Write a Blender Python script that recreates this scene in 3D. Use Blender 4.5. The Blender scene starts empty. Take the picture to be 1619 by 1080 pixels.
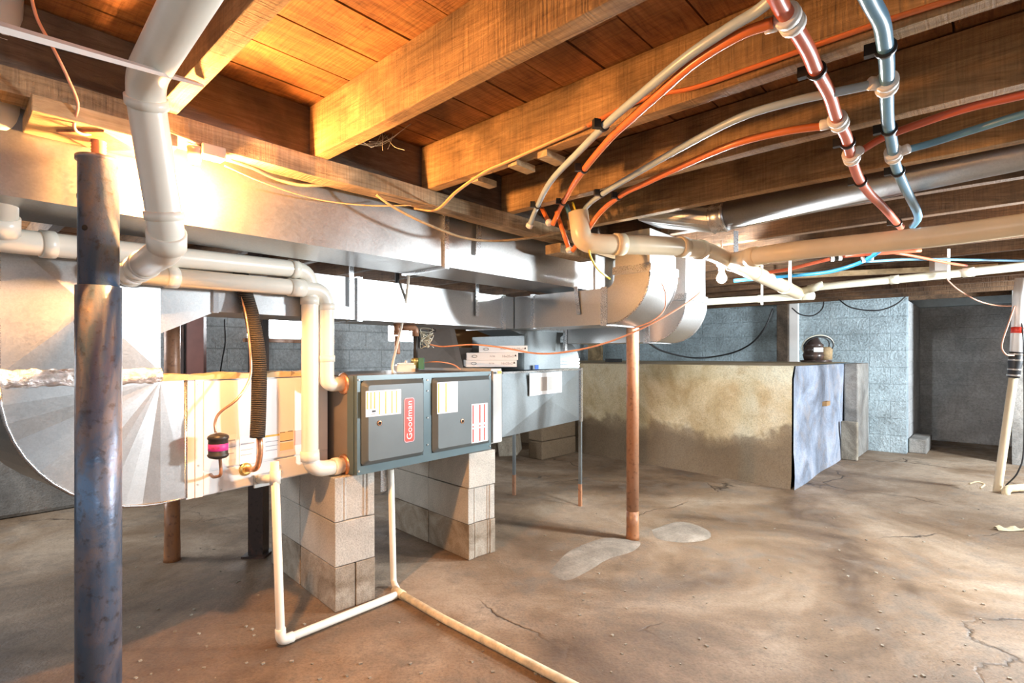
import bpy, bmesh, math, random
from mathutils import Vector, Matrix
random.seed(7)
S = bpy.context.scene
COL = S.collection
# ------------------------------------------------------------------ camera, sky, exposure
FPX, H, CX, CY = 835.0, 1.16, 809.5, 563.0      # focal length (px of 1619), eye height, principal column, horizon row
cam_d = bpy.data.cameras.new('camera'); cam = bpy.data.objects.new('camera', cam_d); COL.objects.link(cam)
cam.location = (0, 0, H); cam.rotation_euler = (math.radians(90), 0, 0)
cam_d.sensor_width = 36; cam_d.lens = FPX/1619*36; cam_d.shift_y = (CY-540)/1619
cam_d.clip_start = 0.02
S.camera = cam
S.view_settings.view_transform = 'Standard'; S.view_settings.look = 'None'
S.view_settings.gamma = 1; S.view_settings.use_curve_mapping = False
S.view_settings.exposure = 0.0
W = bpy.data.worlds.new('world'); S.world = W; W.use_nodes = True
W.node_tree.nodes['Background'].inputs[0].default_value = (0.86, 0.93, 1.0, 1)
W.node_tree.nodes['Background'].inputs[1].default_value = 0.9

# the cellar's own axes: A runs along the beam (away, to the right), B along the joists (away, to the left)
TH = math.radians(47.5)
A = Vector((math.cos(TH), math.sin(TH))); B = Vector((-math.sin(TH), math.cos(TH)))
def ab(a, b, z=0.0): v = A*a+B*b; return Vector((v.x, v.y, z))
def P(px, py, D): return Vector(((px-CX)/FPX*D, D, H+(CY-py)/FPX*D))
def Zp(px, py, z): return P(px, py, (z-H)*FPX/(CY-py))
def onplane(px, py, p0, d):           # point seen at (px,py) on the upright plane through p0 along d
    r = Vector(((px-CX)/FPX, 1.0)); n = Vector((-d[1], d[0]))
    return P(px, py, n.dot(Vector((p0[0], p0[1])))/n.dot(r))

def area_light(name, loc, target, size, energy, color):
    l = bpy.data.lights.new(name, 'AREA'); l.size = size; l.energy = energy; l.color = color
    o = bpy.data.objects.new(name, l); COL.objects.link(o); o.location = loc
    o.rotation_euler = (Vector(target)-Vector(loc)).to_track_quat('-Z', 'Y').to_euler()
    return o
# work light standing out of frame to the right
area_light('work_light', (3.3, 2.35, 1.45), (-0.9, 2.4, 0.9), 0.22, 150, (0.88, 0.95, 1.0))
BULB_WARM, BULB_COOL = 3500, 3600
# added soft fill light from behind the camera
area_light('rear_fill', (0.9, -1.6, 1.75), (0.6, 2.4, 0.3), 1.2, 15, (0.95, 0.97, 1.0))
# added fill lights out of frame, for the back wall and the left floor
area_light('back_wall_fill', (5.9, 3.3, 1.45), (3.9, 7.0, 0.9), 0.5, 270, (0.84, 0.93, 1.0))
area_light('left_fill', (-3.55, 2.9, 1.6), (-2.0, 4.2, 0.2), 0.6, 40, (0.92, 0.96, 1.0))

# ------------------------------------------------------------------ materials
def col(c): return (c[0], c[1], c[2], 1)
class NT:
    def __init__(s, name):
        s.m = bpy.data.materials.new(name); s.m.use_nodes = True
        s.t = s.m.node_tree; s.n = s.t.nodes; s.l = s.t.links
        s.b = s.n['Principled BSDF']
    def link(s, a, b): s.l.new(a, b)
    def coords(s, scale=(1,1,1), rot=(0,0,0)):
        tc = s.n.new('ShaderNodeTexCoord'); mp = s.n.new('ShaderNodeMapping')
        mp.inputs['Scale'].default_value = scale; mp.inputs['Rotation'].default_value = rot
        s.link(tc.outputs['Object'], mp.inputs['Vector']); return mp.outputs[0]
    def noise(s, v, scale, detail=5, rough=.6, dist=0):
        n = s.n.new('ShaderNodeTexNoise'); n.inputs['Scale'].default_value = scale
        n.inputs['Detail'].default_value = detail; n.inputs['Roughness'].default_value = rough
        n.inputs['Distortion'].default_value = dist
        s.link(v, n.inputs['Vector']); return n.outputs['Fac']
    def ramp(s, fac, stops):
        r = s.n.new('ShaderNodeValToRGB'); e = r.color_ramp.elements
        while len(e) < len(stops): e.new(.5)
        for i, (p, c) in enumerate(stops): e[i].position = p; e[i].color = col(c) if not isinstance(c, (int, float)) else (c, c, c, 1)
        s.link(fac, r.inputs[0]); return r.outputs[0]
    def mix(s, fac, a, b, mode='MIX'):
        m = s.n.new('ShaderNodeMix'); m.data_type = 'RGBA'; m.blend_type = mode
        for sock, v in ((m.inputs[0], fac), (m.inputs[6], a), (m.inputs[7], b)):
            if isinstance(v, (int, float)): sock.default_value = v
            elif isinstance(v, tuple): sock.default_value = col(v)
            else: s.link(v, sock)
        return m.outputs[2]
    def math(s, op, a, b=0.0):
        m = s.n.new('ShaderNodeMath'); m.operation = op
        for i, v in enumerate((a, b)):
            if isinstance(v, (int, float)): m.inputs[i].default_value = v
            else: s.link(v, m.inputs[i])
        return m.outputs[0]
    def bump(s, h, strength, dist=.01):
        b = s.n.new('ShaderNodeBump'); b.inputs['Strength'].default_value = strength; b.inputs['Distance'].default_value = dist
        s.link(h, b.inputs['Height']); s.link(b.outputs[0], s.b.inputs['Normal'])
    def base(s, c):
        if isinstance(c, tuple): s.b.inputs['Base Color'].default_value = col(c)
        else: s.link(c, s.b.inputs['Base Color'])
    def set(s, rough=.6, metal=0.0, spec=None):
        s.b.inputs['Roughness'].default_value = rough; s.b.inputs['Metallic'].default_value = metal
        if spec is not None: s.b.inputs['Specular IOR Level'].default_value = spec
        return s

def plain(name, c, rough=.5, metal=0.0, var=.12, nscale=9, bump=0.0, bscale=60):
    t = NT(name).set(rough, metal); v = t.coords()
    n = t.noise(v, nscale)
    d = tuple(x*(1-var) for x in c); h = tuple(min(1, x*(1+var)) for x in c)
    t.base(t.ramp(n, [(.3, d), (.7, h)]))
    if bump: t.bump(t.noise(v, bscale, 3), bump, .004)
    return t.m
def emit(name, c, s):
    t = NT(name); t.b.inputs['Emission Color'].default_value = col(c); t.b.inputs['Emission Strength'].default_value = s
    t.base(c); return t.m

def wood(name, dark, mid, light, knots=True, rough=.75, gscale=1.0, saw=True):
    t = NT(name).set(rough)
    v = t.coords((.9*gscale, 9*gscale, 9*gscale)); v2 = t.coords((2.2, 2.2, 2.2)); v3 = t.coords((60, 3, 3))
    g = t.noise(v, 3.2, 8, .75, 1.6); bl = t.noise(v2, 1.3, 4, .6, .6)
    c = t.ramp(g, [(.28, dark), (.5, mid), (.74, light)])
    st = t.ramp(bl, [(.36, .42), (.58, 1.0)])
    c = t.mix(1.0, c, st, 'MULTIPLY')
    if saw:
        sw = t.noise(v3, 2.4, 2, .5); c = t.mix(.45, c, t.ramp(sw, [(.35, .55), (.6, 1.0)]), 'MULTIPLY')
        h = t.math('ADD', g, t.math('MULTIPLY', sw, .5))
    else: h = g
    t.base(c); t.bump(h, .8, .008)
    return t.m

def galv(name, c=(.70, .72, .74), rough=.34, spangle=90, dirt=.25, metal=.92):
    t = NT(name).set(rough, metal); v = t.coords()
    vo = t.n.new('ShaderNodeTexVoronoi'); vo.inputs['Scale'].default_value = spangle*2.2; t.link(v, vo.inputs['Vector'])
    sp = t.n.new('ShaderNodeSeparateColor'); t.link(vo.outputs['Color'], sp.inputs[0])
    n = t.noise(v, 2.5, 5, .65, .4)
    c1 = t.ramp(sp.outputs[0], [(0, tuple(x*.93 for x in c)), (1, tuple(min(1, x*1.05) for x in c))])
    c2 = t.mix(t.ramp(n, [(.35, dirt), (.62, 0.0)]), c1, tuple(x*.55 for x in c))
    t.base(c2)
    r = t.math('ADD', t.math('MULTIPLY', sp.outputs[1], .06), t.math('MULTIPLY', n, .22))
    t.link(t.math('ADD', r, rough-.11), t.b.inputs['Roughness'])
    t.bump(t.noise(v, 2.2, 2, .4), .06, .02)
    return t.m

M = {}
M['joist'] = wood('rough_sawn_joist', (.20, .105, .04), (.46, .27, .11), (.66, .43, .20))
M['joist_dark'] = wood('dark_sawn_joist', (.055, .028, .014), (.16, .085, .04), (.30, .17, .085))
M['deck'] = wood('subfloor_board', (.16, .06, .02), (.40, .17, .05), (.56, .27, .09), gscale=1.2)
M['header'] = wood('weathered_header', (.07, .045, .03), (.15, .105, .07), (.24, .17, .115), saw=False)
M['ledger'] = wood('old_ledger', (.25, .15, .07), (.50, .34, .18), (.70, .52, .32))
M['pine'] = wood('pale_pine', (.42, .28, .14), (.68, .48, .26), (.82, .64, .40), saw=False)
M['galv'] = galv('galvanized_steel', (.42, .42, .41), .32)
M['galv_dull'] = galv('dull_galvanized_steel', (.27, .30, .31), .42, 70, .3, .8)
M['galv_lit'] = galv('lit_galvanized_steel', (.54, .55, .55), .34, 110, .15)  # lighter copy of the galvanized steel: light on those faces put into the colour
M['seam'] = galv('folded_seam', (.56, .57, .58), .25, 150, .2)
M['pvc'] = plain('white_pvc', (.86, .81, .70), .28, var=.04)
M['pvc_cream'] = plain('cream_pvc', (.76, .63, .43), .3, var=.06)
M['pvc_old'] = plain('aged_cream_pvc', (.72, .70, .56), .35, var=.07)
M['pvc_dirty'] = plain('dirty_pvc', (.74, .60, .38), .45, var=.3, nscale=24)
M['pex_red'] = plain('red_pex', (.62, .13, .06), .32, var=.1)
M['pex_orange'] = plain('orange_red_pex', (.78, .20, .05), .32, var=.08)
M['pex_blue'] = plain('blue_pex', (.13, .32, .47), .32, var=.08)
M['pex_grey'] = plain('pale_blue_pex', (.42, .52, .58), .35, var=.1)
M['pex_cyan'] = plain('bright_blue_pex', (.05, .38, .72), .32, var=.08)
M['white_plastic'] = plain('white_plastic', (.82, .78, .72), .35, var=.04)
M['black_plastic'] = plain('black_plastic', (.02, .02, .02), .35, var=.2)
M['rubber'] = plain('black_rubber', (.025, .025, .027), .5, var=.2)
M['copper'] = plain('copper', (.80, .42, .24), .3, .9, var=.25, nscale=30)
M['brass'] = plain('brass', (.78, .60, .22), .35, .85)
M['yellow'] = plain('yellow_sheath', (.85, .62, .05), .4)
M['orange_cable'] = plain('orange_cable_sheath', (.80, .45, .18), .5)
M['salmon_cable'] = plain('salmon_cable_sheath', (.80, .40, .26), .5)
M['tan_cable'] = plain('cloth_cable', (.40, .28, .15), .8, var=.25, nscale=40)
M['black_pipe'] = plain('black_iron', (.06, .055, .05), .45, .5, var=.3)
M['beige'] = plain('beige_enamel', (.80, .79, .77), .38, var=.05, nscale=3)
M['grey'] = plain('slate_grey_enamel', (.12, .14, .142), .42, .15, var=.09, nscale=5)
M['grey_side'] = plain('furnace_side', (.24, .20, .165), .4, .3, var=.2, nscale=4)
M['grey_edge'] = plain('blue_grey_enamel', (.10, .145, .155), .35, .2, var=.06)
M['rack'] = plain('pale_grey_paint', (.50, .49, .46), .45, var=.05)
M['label'] = plain('label_paper', (.86, .86, .85), .4, var=.02)
M['amber'] = plain('amber_print', (.78, .45, .03), .4, var=.03)
M['redprint'] = plain('red_print', (.76, .06, .035), .4, var=.03)
M['pink'] = plain('magenta_print', (.82, .05, .32), .45, var=.05)
M['palepink'] = plain('pale_pink_print', (.85, .50, .55), .45, var=.05)
M['paleamber'] = plain('pale_amber_print', (.85, .62, .36), .45, var=.05)
M['greyprint'] = plain('grey_print', (.38, .38, .40), .5, var=.03)
M['black'] = plain('black_print', (.015, .015, .015), .5, var=.02)
M['blueprint'] = plain('blue_print', (.02, .12, .55), .4, var=.03)
M['cardboard'] = plain('cardboard', (.52, .31, .14), .8, var=.1)
M['cardboard_grey'] = plain('greyish_cardboard', (.44, .38, .33), .8, var=.1)
M['hole'] = plain('dark_opening', (.02, .018, .015), .9)
M['green'] = plain('green_enamel', (.04, .22, .14), .4)
M['maroon'] = plain('maroon_primer_steel', (.16, .055, .04), .45, var=.15)
M['foam'] = plain('pale_foam', (.70, .62, .42), .8, var=.15)
M['paper'] = plain('yellowed_facing', (.68, .50, .28), .7, var=.15, nscale=12)
M['white_bright'] = plain('white_board', (.90, .90, .88), .5, var=.03)
M['screw'] = plain('zinc_screw', (.72, .72, .70), .3, .9)

def rusty(name, steel, rust, dark, lo=.45, hi=.62, metal=.6):
    t = NT(name); v = t.coords((1, 1, .45)); v2 = t.coords()
    n = t.noise(v, 8, 7, .7, .5); n2 = t.noise(v2, 45, 4, .6)
    f = t.ramp(n, [(lo, 0.0), (hi, 1.0)]); c = t.mix(f, steel, rust)
    c = t.mix(t.ramp(n2, [(.55, 0.0), (.72, .8)]), c, dark)
    t.base(c); t.link(t.math('ADD', t.math('MULTIPLY', f, .4), .28), t.b.inputs['Roughness'])
    t.link(t.math('SUBTRACT', metal, t.math('MULTIPLY', f, metal)), t.b.inputs['Metallic'])
    t.bump(n2, .35, .003); return t.m
M['post_steel'] = rusty('blued_steel_with_rust', (.13, .19, .29), (.30, .19, .12), (.08, .07, .07), .46, .72)
M['post_upper'] = rusty('worn_steel', (.30, .28, .25), (.34, .18, .08), (.10, .07, .05), .40, .75)
M['post_rust'] = rusty('rust_brown_paint', (.42, .22, .13), (.36, .15, .06), (.16, .07, .04), .4, .7, .1)
M['post_dark'] = rusty('dark_rust', (.07, .05, .045), (.20, .09, .05), (.03, .02, .02), .5, .75, .2)

def concrete(name, c1, c2, c3, c4=None, damp=None, wet=None, bscale=14, bstr=.5, rough=.82, crack=0.0, big=.9):
    t = NT(name).set(rough); v = t.coords()
    a = t.noise(v, big, 8, .62, .7); b = t.noise(v, 5.5, 8, .7, .3); s = t.noise(v, bscale*6, 4, .7)
    c = t.ramp(a, [(.34, c1), (.5, c2), (.66, c3)])
    if c4: c = t.mix(t.ramp(b, [(.50, 0.0), (.68, .75)]), c, c4)
    if damp:                      # rising damp: a wavering tide line with stained concrete below it
        sx = t.n.new('ShaderNodeSeparateXYZ'); t.link(v, sx.inputs[0])
        hgt = t.math('ADD', sx.outputs[2], t.math('MULTIPLY', t.noise(v, 1.7, 5, .6, .6), -damp[1]))
        c = t.mix(t.ramp(hgt, [(0.0, .9), (.10, .7), (.16, 0.0)]), c, damp[0])
    c = t.mix(.55, c, t.ramp(s, [(.32, .45), (.5, .95), (.7, 1.25)]), 'MULTIPLY')
    h = t.math('ADD', t.math('MULTIPLY', b, 1.2), t.math('MULTIPLY', s, .35))
    if crack:
        dv = t.n.new('ShaderNodeVectorMath'); dv.operation = 'ADD'
        nn = t.n.new('ShaderNodeTexNoise'); nn.inputs['Scale'].default_value = 2.2; nn.inputs['Detail'].default_value = 6; t.link(v, nn.inputs['Vector'])
        sc = t.n.new('ShaderNodeVectorMath'); sc.operation = 'SCALE'; sc.inputs['Scale'].default_value = .55
        t.link(nn.outputs['Color'], sc.inputs[0]); t.link(v, dv.inputs[0]); t.link(sc.outputs[0], dv.inputs[1])
        vo = t.n.new('ShaderNodeTexVoronoi'); vo.feature = 'DISTANCE_TO_EDGE'; vo.inputs['Scale'].default_value = crack
        t.link(dv.outputs[0], vo.inputs['Vector'])
        e = t.ramp(vo.outputs['Distance'], [(0, 1.0), (.009, 0.0)])
        msk = t.ramp(t.noise(v, 1.1, 2), [(.50, 0.0), (.60, 1.0)])
        e = t.math('MULTIPLY', e, msk)
        c = t.mix(e, c, tuple(x*.3 for x in c1)); h = t.math('SUBTRACT', h, e)
    t.base(c); t.bump(h, bstr, .012)
    if wet is not None: t.link(t.ramp(b, [(.4, wet), (.65, rough)]), t.b.inputs['Roughness'])
    return t.m
M['floor'] = concrete('worn_slab', (.10, .062, .036), (.235, .16, .10), (.40, .31, .225), (.17, .14, .11), wet=.42, crack=.7, bstr=.6)
M['plinth'] = concrete('stained_parging', (.40, .29, .14), (.62, .51, .32), (.72, .66, .50), (.46, .33, .17), damp=((.17, .115, .07), .62), bstr=.45, big=1.3)
M['plinth_side'] = concrete('cool_lit_parging', (.13, .14, .17), (.26, .31, .40), (.44, .48, .58), (.34, .30, .28), bstr=.4, big=2.2)  # ledge side: the bluish cast of cool light is put into the colour
M['rough_grey'] = concrete('grey_rough_concrete', (.14, .13, .12), (.26, .25, .23), (.42, .39, .35), (.20, .17, .14), bstr=.8, big=2)
M['block'] = concrete('concrete_block', (.40, .37, .32), (.50, .46, .40), (.56, .52, .45), (.44, .40, .35), bstr=.55, bscale=22, big=3)
M['block_wet'] = concrete('damp_concrete_block', (.20, .15, .10), (.36, .30, .23), (.48, .42, .34), (.24, .17, .11), bstr=.6, bscale=22, big=5)
M['cobble'] = concrete('dirty_block', (.20, .17, .13), (.36, .32, .25), (.46, .42, .34), (.24, .20, .15), bstr=.8, big=4)

def blockwall(name, c1, c2, joint, bw, bh, paint_bump=.0, rot=0.0, jd=.6):
    t = NT(name).set(.75); v = t.coords(rot=(math.pi/2, 0, 0))
    br = t.n.new('ShaderNodeTexBrick'); br.inputs['Scale'].default_value = 1.0
    br.inputs['Brick Width'].default_value = bw; br.inputs['Row Height'].default_value = bh
    br.inputs['Mortar Size'].default_value = .006; br.inputs['Mortar Smooth'].default_value = .6
    br.inputs['Color1'].default_value = col(c1); br.inputs['Color2'].default_value = col(c2); br.inputs['Mortar'].default_value = col(joint)
    t.link(v, br.inputs['Vector'])
    vv = t.coords(); n = t.noise(vv, 3, 6, .65, .5); s = t.noise(vv, 38, 5, .7, .5)
    c = t.mix(.6, br.outputs['Color'], t.ramp(n, [(.3, .45), (.62, 1.15)]), 'MULTIPLY')
    c = t.mix(.5, c, t.ramp(s, [(.35, .45), (.6, 1.1)]), 'MULTIPLY')
    t.base(c)
    h = t.math('ADD', t.math('MULTIPLY', s, .6+paint_bump), t.math('MULTIPLY', br.outputs['Fac'], -jd))
    t.bump(h, .9, .02); return t.m
M['wall_blue'] = blockwall('pale_blue_stipple_paint', (.62, .76, .82), (.66, .80, .86), (.58, .72, .78), .42, .205, 2.2)
M['wall_greyblue'] = blockwall('grey_blue_block', (.58, .63, .65), (.62, .67, .69), (.50, .55, .56), .42, .205, .8)
M['wall_dark'] = blockwall('dark_grey_board_formed', (.54, .55, .55), (.60, .61, .61), (.70, .71, .71), 3.0, .155, .3, jd=.5)

# insulation sleeve, foil
t = NT('ribbed_foam_sleeve').set(.6); v = t.coords()
w = t.n.new('ShaderNodeTexWave'); w.bands_direction = 'Z'; w.inputs['Scale'].default_value = 42; w.inputs['Distortion'].default_value = 1.5; w.inputs['Detail'].default_value = 3
t.link(v, w.inputs['Vector']); t.base(t.ramp(w.outputs['Fac'], [(.2, (.015, .012, .01)), (.8, (.13, .10, .07))])); t.bump(w.outputs['Fac'], 1.0, .006); M['sleeve'] = t.m
t = NT('crinkled_foil_tape').set(.22, .95); v = t.coords(); n = t.noise(v, 26, 5, .7, 1.5)
t.base(t.ramp(n, [(.3, (.60, .54, .50)), (.6, (.90, .88, .86))])); t.bump(n, .8, .012); M['foil'] = t.m
t = NT('bright_spot_bulb'); M['bulb_warm'] = emit('warm_bulb_glass', (1.0, .47, .15), BULB_WARM)
M['bulb_cool'] = emit('cool_bulb_glass', (.90, .96, 1.0), BULB_COOL)
M['daylight'] = emit('daylit_glass', (.92, .96, 1.0), 22)

# ------------------------------------------------------------------ mesh builder (world coordinates)
class MB:
    def __init__(s): s.v = []; s.f = []; s.smooth = []
    def add(s, vs, fs, smooth=False):
        n = len(s.v); s.v += [Vector(x) for x in vs]; s.f += [[n+i for i in f] for f in fs]; s.smooth += [smooth]*len(fs); return s
    def hexa(s, p):       # 8 corners: bottom ring then top ring
        return s.add(p, [(3,2,1,0),(4,5,6,7),(0,1,5,4),(1,2,6,5),(2,3,7,6),(3,0,4,7)])
    def box(s, o, u, w, z0, z1):     # o corner (xy), u and w edge vectors in plan
        o = Vector((o[0], o[1])); u = Vector((u[0], u[1])); w = Vector((w[0], w[1]))
        c = [o, o+u, o+u+w, o+w]
        if u.x*w.y-u.y*w.x < 0: c.reverse()
        return s.hexa([(p.x, p.y, z0) for p in c]+[(p.x, p.y, z1) for p in c])
    def abox(s, a0, a1, b0, b1, z0, z1): return s.box(A*a0+B*b0, A*(a1-a0), B*(b1-b0), z0, z1)
    def obox(s, c, x, y, z):         # centre and three half-axis vectors
        c, x, y, z = (Vector((*q, 0)) if len(q) == 2 else Vector(q) for q in (c, x, y, z))
        if x.cross(y).dot(z) < 0: x = -x
        return s.hexa([c-x-y-z, c+x-y-z, c+x+y-z, c-x+y-z, c-x-y+z, c+x-y+z, c+x+y+z, c-x+y+z])
    def prism(s, poly, d, smooth=False):           # polygon of 3-D points swept by d
        poly = [Vector(p) for p in poly]; d = Vector(d); n = len(poly)
        nn = Vector((0, 0, 0))
        for i in range(n): nn += poly[i].cross(poly[(i+1) % n])
        if nn.dot(d) > 0: poly.reverse()
        return s.add(poly+[p+d for p in poly], [list(range(n)), list(range(2*n-1, n-1, -1))]+[[i, i+n, (i+1) % n+n, (i+1) % n] for i in range(n)])
    def tube(s, pts, r, seg=14, caps=True, flat=1.0, hollow=False):
        pts = [Vector(p) for p in pts]; rs = r if isinstance(r, (list, tuple)) else [r]*len(pts)
        T = []
        for i in range(len(pts)):
            a = pts[max(i-1, 0)]; b = pts[min(i+1, len(pts)-1)]; T.append((b-a).normalized())
        up = Vector((0, 0, 1)) if abs(T[0].z) < .9 else Vector((1, 0, 0))
        u = T[0].cross(up).normalized(); vs = []
        for i, p in enumerate(pts):
            u = (u-T[i]*u.dot(T[i])).normalized(); w = T[i].cross(u)
            for k in range(seg):
                an = 2*math.pi*k/seg; vs.append(p+u*math.cos(an)*rs[i]+w*math.sin(an)*rs[i]*flat)
        fs = []
        for i in range(len(pts)-1):
            for k in range(seg):
                a = i*seg+k; b = i*seg+(k+1) % seg; fs.append([a, b, b+seg, a+seg])
        s.add(vs, fs, True)
        if caps:
            n = len(s.v)-len(vs); L = (len(pts)-1)*seg
            s.f += [[n+k for k in reversed(range(seg))], [n+L+k for k in range(seg)]]; s.smooth += [False, False]
        return s
    def lathe(s, c, ax, prof, seg=18):    # prof: (distance along axis, radius)
        ax = Vector(ax).normalized(); c = Vector(c)
        return s.tube([c+ax*h for h, _ in prof], [max(r, 1e-4) for _, r in prof], seg)
    def sphere(s, c, r, sz=1.0):
        prof = [(-r*math.cos(math.pi*i/8)*sz, r*math.sin(math.pi*i/8)) for i in range(9)]
        return s.lathe(c, (0, 0, 1), prof, 14)
    def sheet(s, pts, th):           # thin panel: quad points + thickness along its normal
        pts = [Vector(p) for p in pts]; n = (pts[1]-pts[0]).cross(pts[2]-pts[1]).normalized()
        return s.prism(pts, n*th)

def fillet(pts, r, n=6):
    pts = [Vector(p) for p in pts]; out = [pts[0]]
    for i in range(1, len(pts)-1):
        a, p, b = pts[i-1], pts[i], pts[i+1]; d1 = (a-p); d2 = (b-p)
        rr = min(r, d1.length*.48, d2.length*.48); p1 = p+d1.normalized()*rr; p2 = p+d2.normalized()*rr
        for k in range(n+1):
            t = k/n; out.append(p1*(1-t)**2+p*2*t*(1-t)+p2*t*t)
    out.append(pts[-1]); return out
def spline(pts, n=8):
    pts = [Vector(p) for p in pts]; q = [pts[0]*2-pts[1]]+pts+[pts[-1]*2-pts[-2]]; out = []
    for i in range(1, len(q)-2):
        for k in range(n):
            t = k/n; a, b, c, d = q[i-1], q[i], q[i+1], q[i+2]
            out.append(.5*((2*b)+(c-a)*t+(2*a-5*b+4*c-d)*t*t+(3*b-a-3*c+d)*t**3))
    out.append(pts[-1]); return out
def frac(path, q):                    # fraction of a path's length nearest to a point
    L = [0]; best = (9e9, 0)
    for i in range(1, len(path)): L.append(L[-1]+(path[i]-path[i-1]).length)
    for i in range(1, len(path)):
        for k in range(9):
            p = path[i-1].lerp(path[i], k/8); e = (p-q).length
            if e < best[0]: best = (e, (L[i-1]+(L[i]-L[i-1])*k/8)/L[-1])
    return best[1]
def at_len(path, f):                  # point and direction at a fraction of a path's length
    L = [0]
    for i in range(1, len(path)): L.append(L[-1]+(path[i]-path[i-1]).length)
    t = f*L[-1]
    for i in range(1, len(path)):
        if t <= L[i] or i == len(path)-1:
            d = path[i]-path[i-1]; k = (t-L[i-1])/max(d.length, 1e-6); return path[i-1]+d*k, d.normalized()

def make(name, mb, mat, parent=None, rz=0.0, origin=None, bevel=0.0):
    me = bpy.data.meshes.new(name); o = bpy.data.objects.new(name, me); COL.objects.link(o)
    if parent is not None:
        o.parent = parent
        Mx = Matrix.Identity(4); p = parent; chain = []
        while p is not None: chain.append(Matrix.Translation(p.location) @ p.rotation_euler.to_matrix().to_4x4()); p = p.parent
        for m in reversed(chain): Mx = Mx @ m
    else:
        if origin is None:
            xs = [v.x for v in mb.v]; ys = [v.y for v in mb.v]; zs = [v.z for v in mb.v]
            origin = Vector(((min(xs)+max(xs))/2, (min(ys)+max(ys))/2, min(zs)))
        o.location = origin; o.rotation_euler = (0, 0, rz)
        Mx = Matrix.Translation(Vector(origin)) @ Matrix.Rotation(rz, 4, 'Z')
    inv = Mx.inverted()
    me.from_pydata([inv @ v for v in mb.v], [], mb.f)
    me.polygons.foreach_set('use_smooth', mb.smooth); me.update()
    if isinstance(mat, str): mat = M[mat]
    me.materials.append(mat)
    if bevel:
        b = o.modifiers.new('bevel', 'BEVEL'); b.width = bevel; b.segments = 2; b.limit_method = 'ANGLE'
    return o
def tag(o, label, cat, group=None, kind=None):
    if kind: o['kind'] = kind
    o['label'] = label; o['category'] = cat
    if group: o['group'] = group
    return o
def struct(name, mb, mat, rz=0.0, bevel=0.0, label=None):
    o = make(name, mb, mat, rz=rz, bevel=bevel); o['kind'] = 'structure'
    if label: o['label'] = label
    return o
def thing(name, loc, label, cat, group=None, rz=0.0):
    o = bpy.data.objects.new(name, None); COL.objects.link(o); o.location = Vector(loc); o.rotation_euler = (0, 0, rz)
    o.empty_display_size = .05
    return tag(o, label, cat, group)
def solo(name, mb, mat, label, cat, group=None, rz=0.0, bevel=0.0, kind=None):
    return tag(make(name, mb, mat, rz=rz, bevel=bevel), label, cat, group, kind)
def text(name, s, o, xd, yd, size, mat, parent, depth=.0006, align='CENTER', spacing=1.0):
    c = bpy.data.curves.new(name, 'FONT'); c.body = s; c.size = size; c.align_x = align; c.align_y = 'CENTER'; c.extrude = depth; c.space_character = spacing
    tmp = bpy.data.objects.new('tmp', c); COL.objects.link(tmp)
    dg = bpy.context.evaluated_depsgraph_get(); me = bpy.data.meshes.new_from_object(tmp.evaluated_get(dg))
    bpy.data.objects.remove(tmp); bpy.data.curves.remove(c)
    x = Vector(xd).normalized(); y = Vector(yd).normalized(); z = x.cross(y)
    R = Matrix((x, y, z)).transposed().to_4x4(); Mx = Matrix.Translation(Vector(o)) @ R
    mb = MB(); mb.v = [Mx @ v.co for v in me.vertices]; mb.f = [list(p.vertices) for p in me.polygons]; mb.smooth = [False]*len(mb.f)
    bpy.data.meshes.remove(me)
    return make(name, mb, mat, parent)
UP = Vector((0, 0, 1))
# ================================================================== THE SETTING
PIT = (4.27, 4.62)
def floor():
    m = MB(); x0, x1, y0, y1 = PIT[0]-.34, PIT[0]+.42, PIT[1]-.10, PIT[1]+.13
    X0, X1, Y0, Y1 = -7, 12, -4, 15
    for a, b, c, d in ((X0, x0, Y0, Y1), (x1, X1, Y0, Y1), (x0, x1, Y0, y0), (x0, x1, y1, Y1)):
        m.box((a, c), (b-a, 0), (0, d-c), -.45, 0)
    m.box((x0, y0), (x1-x0, 0), (0, y1-y0), -.45, -.4)
    struct('floor', m, 'floor')
floor()
# ceiling boards
m = MB(); b = -4.0; k = 0
while b < 5.3:
    w = .157; dz = random.uniform(0, .004)
    a = -2.6; L = [-2.6]
    while a < 8.9: a += random.uniform(2.2, 4.0); L.append(min(a, 9.4))
    for i in range(len(L)-1): m.abox(L[i]+.001, L[i+1]-.001, b+.003, b+w-.003, 2.02+dz+random.uniform(0, .002), 2.045)
    b += w
m.abox(-2.6, 9.5, -4, 5.35, 2.05, 2.08)
struct('ceiling', m, 'deck', rz=TH)
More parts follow.
